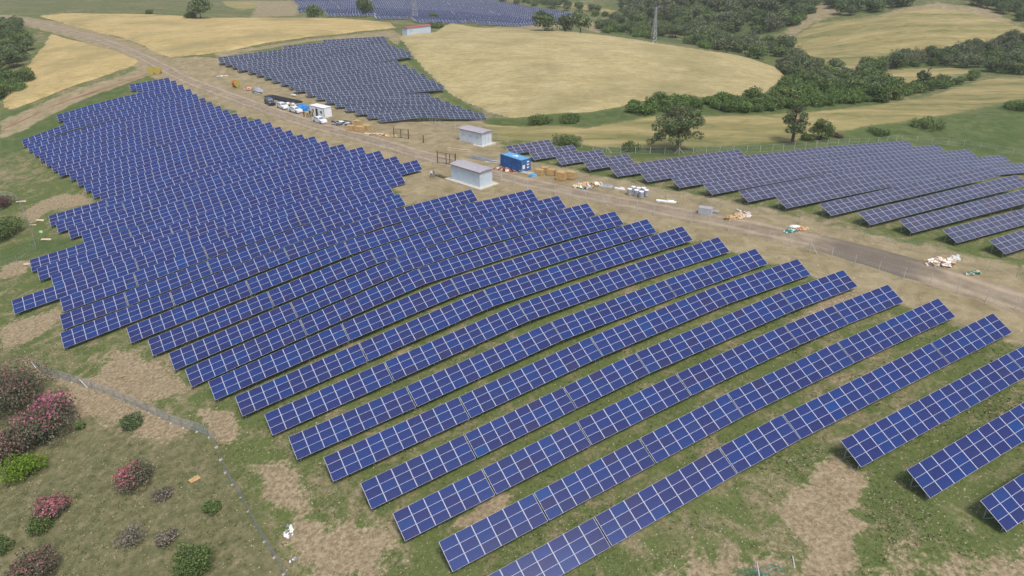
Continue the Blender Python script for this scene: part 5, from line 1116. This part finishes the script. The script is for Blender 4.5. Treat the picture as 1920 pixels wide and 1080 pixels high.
def bars(px, py, rz, n, L, label, mats, spread=.25, seed=0, name='steel_profiles'):
    rr = random.Random(seed)
    def b(mb):
        for i in range(n): mb.box((rr.uniform(-.6, .6), (i-n/2)*spread, .08+.1*(i % 3)), (L*rr.uniform(.7, 1), .12, .09), i % len(mats), Matrix.Rotation(rr.gauss(0, .05), 3, 'Z'))
    return drop(name, px, py, rz, b, label, 'steel profiles', mats)
bars(903, 298, -0.62, 9, 6.5, 'galvanised profiles left of the blue container', [M_galv, M_grey], .22, 1)
bars(930, 304, -0.35, 4, 5.5, 'long pale profiles running up to the blue container', [M_white, M_galv], .3, 2)
bars(993, 326, -0.55, 3, 4.2, 'pale profile in front of the container doors', [M_white, M_pale], .2, 3)
bars(830, 333, -0.75, 3, 4.2, 'dark steel beam lying left of the near kiosk', [M_steel, M_steel], .22, 4)
bars(778, 266.5, -0.2, 2, 3.4, 'pale plank lying at the gate leaf', [M_pale, M_wood], .2, 5, 'plank')
bars(860, 282, -0.35, 3, 6.5, 'thin planks lying left of the doored kiosk', [M_pale, M_wood], .4, 6, 'plank')
# black mats and pipes in a long stack
def mats_(mb):
    rr = random.Random(5)
    for i in range(26): mb.box((rr.uniform(-6.5, 6.5), rr.uniform(-1.4, 1.4), .12+.1*rr.random()), (rr.uniform(2, 5), rr.uniform(.3, .9), .16), 0, Matrix.Rotation(rr.gauss(0, .06), 3, 'Z'))
    for i in range(14): mb.tube((-7+rr.uniform(-.5, 1), (i-7)*.22, .35), (7+rr.uniform(-1, .5), (i-7)*.22, .32), .07, seg=6, mi=0)
drop('black_pipes', 531, 187, -0.66, mats_, 'long stack of black pipes and mats behind the parked cars', 'pipes', [M_black])
def lump(w, d, h, seed):
    def b(mb):
        rr = random.Random(seed); nu, nv = 14, 8; n0 = len(mb.v)
        for j in range(nv+1):
            for i in range(nu):
                ph = j/nv*math.pi/2; th = i/nu*2*math.pi; k = 1+rr.uniform(-.14, .14); mb.v.append((math.cos(th)*math.cos(ph)**.6*w/2*k, math.sin(th)*math.cos(ph)**.6*d/2*k, math.sin(ph)*h*k-.05*(j == 0)))
        for j in range(nv):
            for i in range(nu): i2 = (i+1) % nu; mb.f.append((n0+j*nu+i, n0+j*nu+i2, n0+(j+1)*nu+i2, n0+(j+1)*nu+i)); mb.m.append(0)
    return b
drop('wrapped_bundle', 484, 174, -.6, lump(4.4, 2.4, 1.5, 1), 'grey wrapped bundle at the left end of the black pipes', 'bundle', [M_grey])
drop('tarpaulin', 567, 206, -.4, lump(4.2, 2.6, 1.5, 2), 'bright blue tarpaulin over goods left of the site cabin', 'tarpaulin', [M_btarp])
drop('plastic_tub', 999, 330, 0.2, lump(1.8, 1.2, .5, 3), 'small blue tub at the roadside right of the container', 'tub', [M_blue2])
heap('plastic_sheet', 543, 995, 1.0, 2.2, .12, 34, [M_white, M_grey, M_white], 'crumpled white plastic on the grass right of the lower fence', 'plastic sheet', 4, .3, .1, .35, .2)
heap('plastic_sheet', 549, 1051, 0.8, .5, .1, 12, [M_white, M_grey], 'smaller white plastic scrap near the bottom of the fence', 'plastic sheet', 5, .3, .1, .25)
drop('sack', 1492, 427, -.3, lump(2.0, 1.0, .4, 6), 'white sack beside the green netting on the road', 'sack', [M_white])
drop('sack', 77, 436, 0, lump(.8, .6, .4, 7), 'pale green sack beside the leaning fence', 'sack', [simple('pale_green_sack', (.35, .6, .35), .7)])
def sheet(w, d, t=.05, tilt=0.0, z=.06):
    def b(mb): mb.box((0, 0, z+abs(math.sin(tilt))*w/2), (w, d, t), 0, Matrix.Rotation(tilt, 3, 'Y')); mb.box((w*.2, d*.1, z+abs(math.sin(tilt))*w/2+t), (w*.35, d*.4, t), 0, Matrix.Rotation(tilt+.03, 3, 'Y')@Matrix.Rotation(.3, 3, 'Z'))
    return b
drop('cardboard_sheet', 365, 899, 0.9, sheet(1.15, .75, .03), 'tan cardboard sheet lying alone on the grass', 'cardboard', [M_card2])
drop('metal_tray', 1138, 350, -.1, sheet(2.3, 1.5, .18), 'flat grey tray right of the long cardboard heap', 'tray', [M_grey])
drop('white_board', 1162, 355, -.55, sheet(2.1, .55, .3), 'short white pack left of the silver drums', 'panel', [M_white])
drop('white_board', 1249, 378, -.35, sheet(3.6, .7, .18), 'long white panel lying right of the silver drums', 'panel', [M_white])
drop('white_box', 1386, 403, .3, sheet(1.2, .9, .1, .9), 'upright white carton lid on the brown heap by the grey crate', 'carton', [M_white])
drop('white_box', 1402, 404, .2, sheet(1.3, .9, .12, .5), 'second white carton at the right of the brown heap', 'carton', [M_white])
drop('white_box', 1791, 486, -.1, sheet(1.2, .7, .3, .3), 'white carton right behind the flattened cardboard heap', 'carton', [M_white])
drop('white_board', 505+46, 181+0, -.5, sheet(2.0, .6, .1, 0, .5), 'white panel lying on the black pipes', 'panel', [M_white])
for i, (px, py, l, w_, s_) in enumerate([(40, 379, 1.9, .7, .5), (76, 414, 1.6, .8, .1), (87, 450, 1.8, .7, .2), (50, 496, 1.0, .9, .9), (62, 423, 1.4, .3, .3)]):
    drop('wood_scrap', px, py, s_, sheet(l, w_, .08, .1), ['pale board leaning at the top of the left fence', 'broken pale board right of the leaning fence', 'pale board below the green sack', 'pale lump at the left tip of the big array', 'thin board lying along the leaning fence'][i], 'board', [M_pale])
# boxes on pallets
def box_crate(px, py, w, d, h, rz, label, mat, group):
    p = at(px, py); e = empty('boxed_pallet', tuple(p), rz, label, 'crate', group)
    mb = MB(); mb.box((0, 0, .14+h/2), (w, d, h), 0, None, .97); mb.build('carton', mat, e)
    mb = MB()
    for k_ in (-1, 0, 1): mb.box((0, k_*d*.42, .05), (w*1.02, .12, .16))
    for k_ in range(5): mb.box(((k_-2)*w*.23, 0, .131), (.14, d*1.02, .02))
    mb.build('pallet', M_wood, e)
    mb = MB()
    for k_ in (-.25, .25): mb.box((k_*w, 0, .14+h*.5), (.05, d*1.004, h*1.004))
    mb.box((0, 0, .14+h+.012), (w*.95, .1, .012)); mb.build('strap', M_card2, e)
G1 = 'straw coloured pallet boxes right of the container'; G2 = 'straw coloured boxes right of the site cabin'
for i, (px, py, w_, h_, lab) in enumerate([(1011, 328, 1.7, 1.1, 'leftmost straw coloured box in the group right of the container'), (1021, 322, 1.6, .9, 'straw coloured box behind the leftmost one, right of the container'), (1034, 328, 1.5, 1.1, 'straw coloured box second from left in the front line'), (1050, 330, 1.6, 1.0, 'straw coloured box behind the frontmost one'), (1052, 337, 1.8, 1.5, 'frontmost and tallest straw coloured box right of the container'), (1071, 335, 1.8, 1.35, 'rightmost straw coloured box in the group right of the container')]):
    box_crate(px, py, w_, 1.25, h_, -.55+.1*(i % 3), lab, M_card2, G1)
for i, (px, py, w_, h_, lab) in enumerate([(658, 244, 1.9, 1.1, 'leftmost ochre box at the roadside right of the cabin'), (671, 236, 1.8, 1.3, 'ochre box with pale lid behind the others, right of the cabin'), (675, 246.5, 2.2, 1.2, 'middle ochre box in the front, right of the cabin'), (688, 243, 2.0, 1.0, 'rightmost ochre box beside the broken wood')]):
    box_crate(px, py, w_, 1.4, h_, -.4, lab, M_wood, G2)
# silver drums wrapped in film
G3 = 'silver wrapped drums beside the road'
for i, (px, py) in enumerate([(1180, 365), (1187, 361), (1193, 367), (1197, 363), (1202, 370), (1206, 363), (1211, 367)]):
    p = at(px, py); e = empty('silver_drum', tuple(p), i, '%s silver drum from the left in the wrapped cluster by the road' % ordinal(i+1), 'drum', G3)
    mb = MB(); mb.tube((0, 0, 0), (0, 0, 1.15), .46, seg=14); mb.build('barrel', M_grey, e)
    mb = MB(); mb.tube((0, 0, 1.151), (0, 0, 1.2), .48, .44, seg=14); mb.build('lid', M_white, e)
p = at(1322, 401); e = empty('grey_crate', tuple(p), -.42, 'light grey plastic crate standing alone beside the road', 'crate')
mb = MB(); mb.box((0, 0, .6), (2.2, 1.3, 1.1)); mb.build('bin', simple('light_grey_plastic', (.50, .53, .56), .6), e)
mb = MB()
for z in (.3, .6, .9): mb.box((0, 0, z), (2.26, 1.36, .06))
mb.build('rib', M_grey, e); mb = MB(); mb.box((0, 0, 1.18), (2.28, 1.38, .05)); mb.build('lid', M_roofg, e)
drop('pipe_bundle', 1338, 397, -.4, lambda mb: [mb.tube((-.9, k_*.16, .1+.12*(k_ % 2)), (.9, k_*.16, .1+.12*(k_ % 2)), .08, seg=6) for k_ in range(-2, 3)], 'short pipe bundle right of the light grey crate', 'pipes', [M_grey])
# red cable along the left track
cl = smooth_line(np.array([at(*p)[:2] for p in [(-20, 254), (40, 228), (100, 200), (160, 178), (215, 160), (262, 145), (278, 141)]]), 1.5); mb = MB()
o0 = cl[0]; z0 = Hf(*o0)
for k_ in range(len(cl)-1):
    a_, b_ = cl[k_], cl[k_+1]; wob = .25*math.sin(k_*.9)
    for off in (-.35, 0.0, .3): mb.tube((a_[0]-o0[0]+off, a_[1]-o0[1]+wob, Hf(*a_)-z0+.10), (b_[0]-o0[0]+off, b_[1]-o0[1]+.25*math.sin((k_+1)*.9), Hf(*b_)-z0+.10), .09, seg=5, cap=False)
o = mb.build('cable_line', simple('faded_red_cable', (.33, .16, .115), .8)); o.location = (o0[0], o0[1], z0); tag(o, 'faded red cable laid along the dirt track at the left', 'cable')
# green netting with two fallen posts at the bottom edge
p = at(1448, 1078); e = empty('fallen_net', tuple(p), .2, 'collapsed green net with two grey posts at the bottom edge', 'netting')
mb = MB(); rr = random.Random(3)
for i in range(20):
    for j in range(8): mb.box(((i-10)*.28+rr.uniform(-.05, .05), (j-4)*.26, .2+.15*math.sin(i*.7+j)), (.2, .05, .012), 0, Matrix.Rotation(rr.uniform(-.6, .6), 3, 'Z')); mb.box(((i-10)*.28, (j-4)*.26+rr.uniform(-.05, .05), .22+.15*math.sin(i*.7+j)), (.04, .2, .012), 0)
mb.build('net', M_teal, e)
for x in (-1.3, 2.1): mb = MB(); mb.tube((x-.3, -.9, .1), (x+.25, .95, .75), .06, seg=6); mb.tube((x-.3, -.9, 0), (x-.3, -.9, .2), .24, .18, 8); mb.build('post', M_galv, e)
# ---------------------------------------------------------------- people
def person(px, py, rz, label, shirt, trousers, hair, arm=0.25, stride=0.12):
    p = at(px, py); sk = simple('skin', (.45, .27, .18), .6); J = {}
    V = [(0,0,.95),(0,0,1.12),(0,.01,1.34),(0,0,1.50),(0,.02,1.60),(0,.03,1.74),
         (.17,0,1.42),(.22+arm*.2,.03,1.14),(.21+arm*.3,.16,.92),(.21+arm*.3,.22,.84),(-.17,0,1.42),(-.22-arm*.2,.0,1.14),(-.23-arm*.3,.06,.90),(-.23-arm*.3,.09,.81),
         (.10,0,.88),(.11,stride+.03,.48),(.12,stride,.08),(.13,stride+.16,.03),(-.10,0,.88),(-.11,-stride+.05,.48),(-.12,-stride,.08),(-.13,-stride+.15,.03)]
    E_ = [(0,1),(1,2),(2,3),(3,4),(4,5),(2,6),(6,7),(7,8),(8,9),(2,10),(10,11),(11,12),(12,13),(0,14),(14,15),(15,16),(16,17),(0,18),(18,19),(19,20),(20,21)]
    Rr = [(.16,.11),(.15,.10),(.18,.11),(.07,.07),(.075,.08),(.095,.11),(.07,.07),(.05,.05),(.038,.038),(.035,.045),(.07,.07),(.05,.05),(.038,.038),(.035,.045),(.095,.10),(.065,.07),(.048,.05),(.045,.035),(.095,.10),(.065,.07),(.048,.05),(.045,.035)]
    me = bpy.data.meshes.new('person'); me.from_pydata(V, E_, []); ob = bpy.data.objects.new('person', me); C.objects.link(ob)
    m_ = ob.modifiers.new('skin', 'SKIN'); m_.use_smooth_shade = True
    if len(me.skin_vertices) == 0: raise RuntimeError('no skin layer')
    for i, r in enumerate(Rr): me.skin_vertices[0].data[i].radius = r; me.skin_vertices[0].data[i].use_root = (i == 0)
    ob.modifiers.new('smooth', 'SUBSURF').levels = 1
    dg = bpy.context.evaluated_depsgraph_get(); nm = bpy.data.meshes.new_from_object(ob.evaluated_get(dg)); bpy.data.objects.remove(ob)
    nm.materials.clear()
    for mm in (sk, shirt, trousers, M_dark, hair): nm.materials.append(mm)
    for f in nm.polygons:
        c = f.center; z = c.z; mi = 0
        if z < .10: mi = 3
        elif z < .98 and abs(c.x) < .2: mi = 2
        elif z < 1.50 and (z > .98) : mi = 1
        elif z > 1.70 or (z > 1.60 and c.y < -.02): mi = 4
        f.material_index = mi
    o = put('person', nm, None, (p[0], p[1], p[2])); o.rotation_euler = (0, 0, rz); tag(o, label, 'person')
    mb = MB()
    for sx in (-1, 1):
        for k_ in range(5): mb.tube((sx*(.21+arm*.3)+(k_-2)*.014, .22 if sx > 0 else .09, .85 if sx > 0 else .82), (sx*(.21+arm*.3)+(k_-2)*.018, .25 if sx > 0 else .11, .77 if sx > 0 else .74+.01*abs(k_-2)), .010, .007, 5)
    mb.build('fingers', sk, o); mb = MB(); mb.box((0, .135, 1.68), (.03, .04, .05), 0)
    for sx in (-1, 1): mb.box((sx*.095, .03, 1.68), (.03, .05, .06))
    mb.build('face_features', sk, o)
    return o
def cloth(n_, c_): return simple(n_, c_, .8, .2, 0, .1, 4)
person(809, 333.5, 2.6, 'person in a white shirt standing close beside another on bare ground', cloth('white_shirt', (.75, .76, .78)), cloth('dark_trousers', (.06, .065, .09)), M_dark)
person(814.5, 333, 2.2, 'dark haired person in a blue grey shirt beside the near kiosk', cloth('blue_grey_shirt', (.22, .26, .38)), cloth('grey_trousers', (.20, .23, .30)), M_dark)
person(570.5, 219.5, 0.4, 'person in a dark red top in front of the blue tarpaulin', cloth('dark_red_top', (.22, .03, .05)), cloth('navy_trousers', (.04, .045, .08)), M_dark)
person(577, 219.5, -0.4, 'person in a yellow vest left of the cabin door', cloth('yellow_vest', (.62, .52, .08)), cloth('black_trousers', (.04, .04, .05)), M_dark)
person(582, 218, 0.8, 'person in black, between two yellow vests by the cabin', cloth('black_top', (.03, .03, .035)), cloth('black_trousers', (.04, .04, .05)), M_dark)
person(586, 217.5, 0.8, 'person in an ochre vest closest to the cabin wall', cloth('ochre_vest', (.50, .40, .06)), cloth('black_trousers', (.04, .04, .05)), M_dark)
# ---------------------------------------------------------------- haze
def add_haze(density):
    mb = MB(); mb.box((0, 900, -60), (5200, 4400, 200))
    n = NT('air'); n.n.remove(n.b); pv = n.add('ShaderNodeVolumePrincipled'); pv.inputs['Density'].default_value = density
    pv.inputs['Color'].default_value = (0.92, 0.94, 0.97, 1); n.link(pv.outputs[0], n.n['Material Output'].inputs['Volume'])
    o = mb.build('haze', n.m); tag(o, kind='stuff')
add_haze(0.00019)
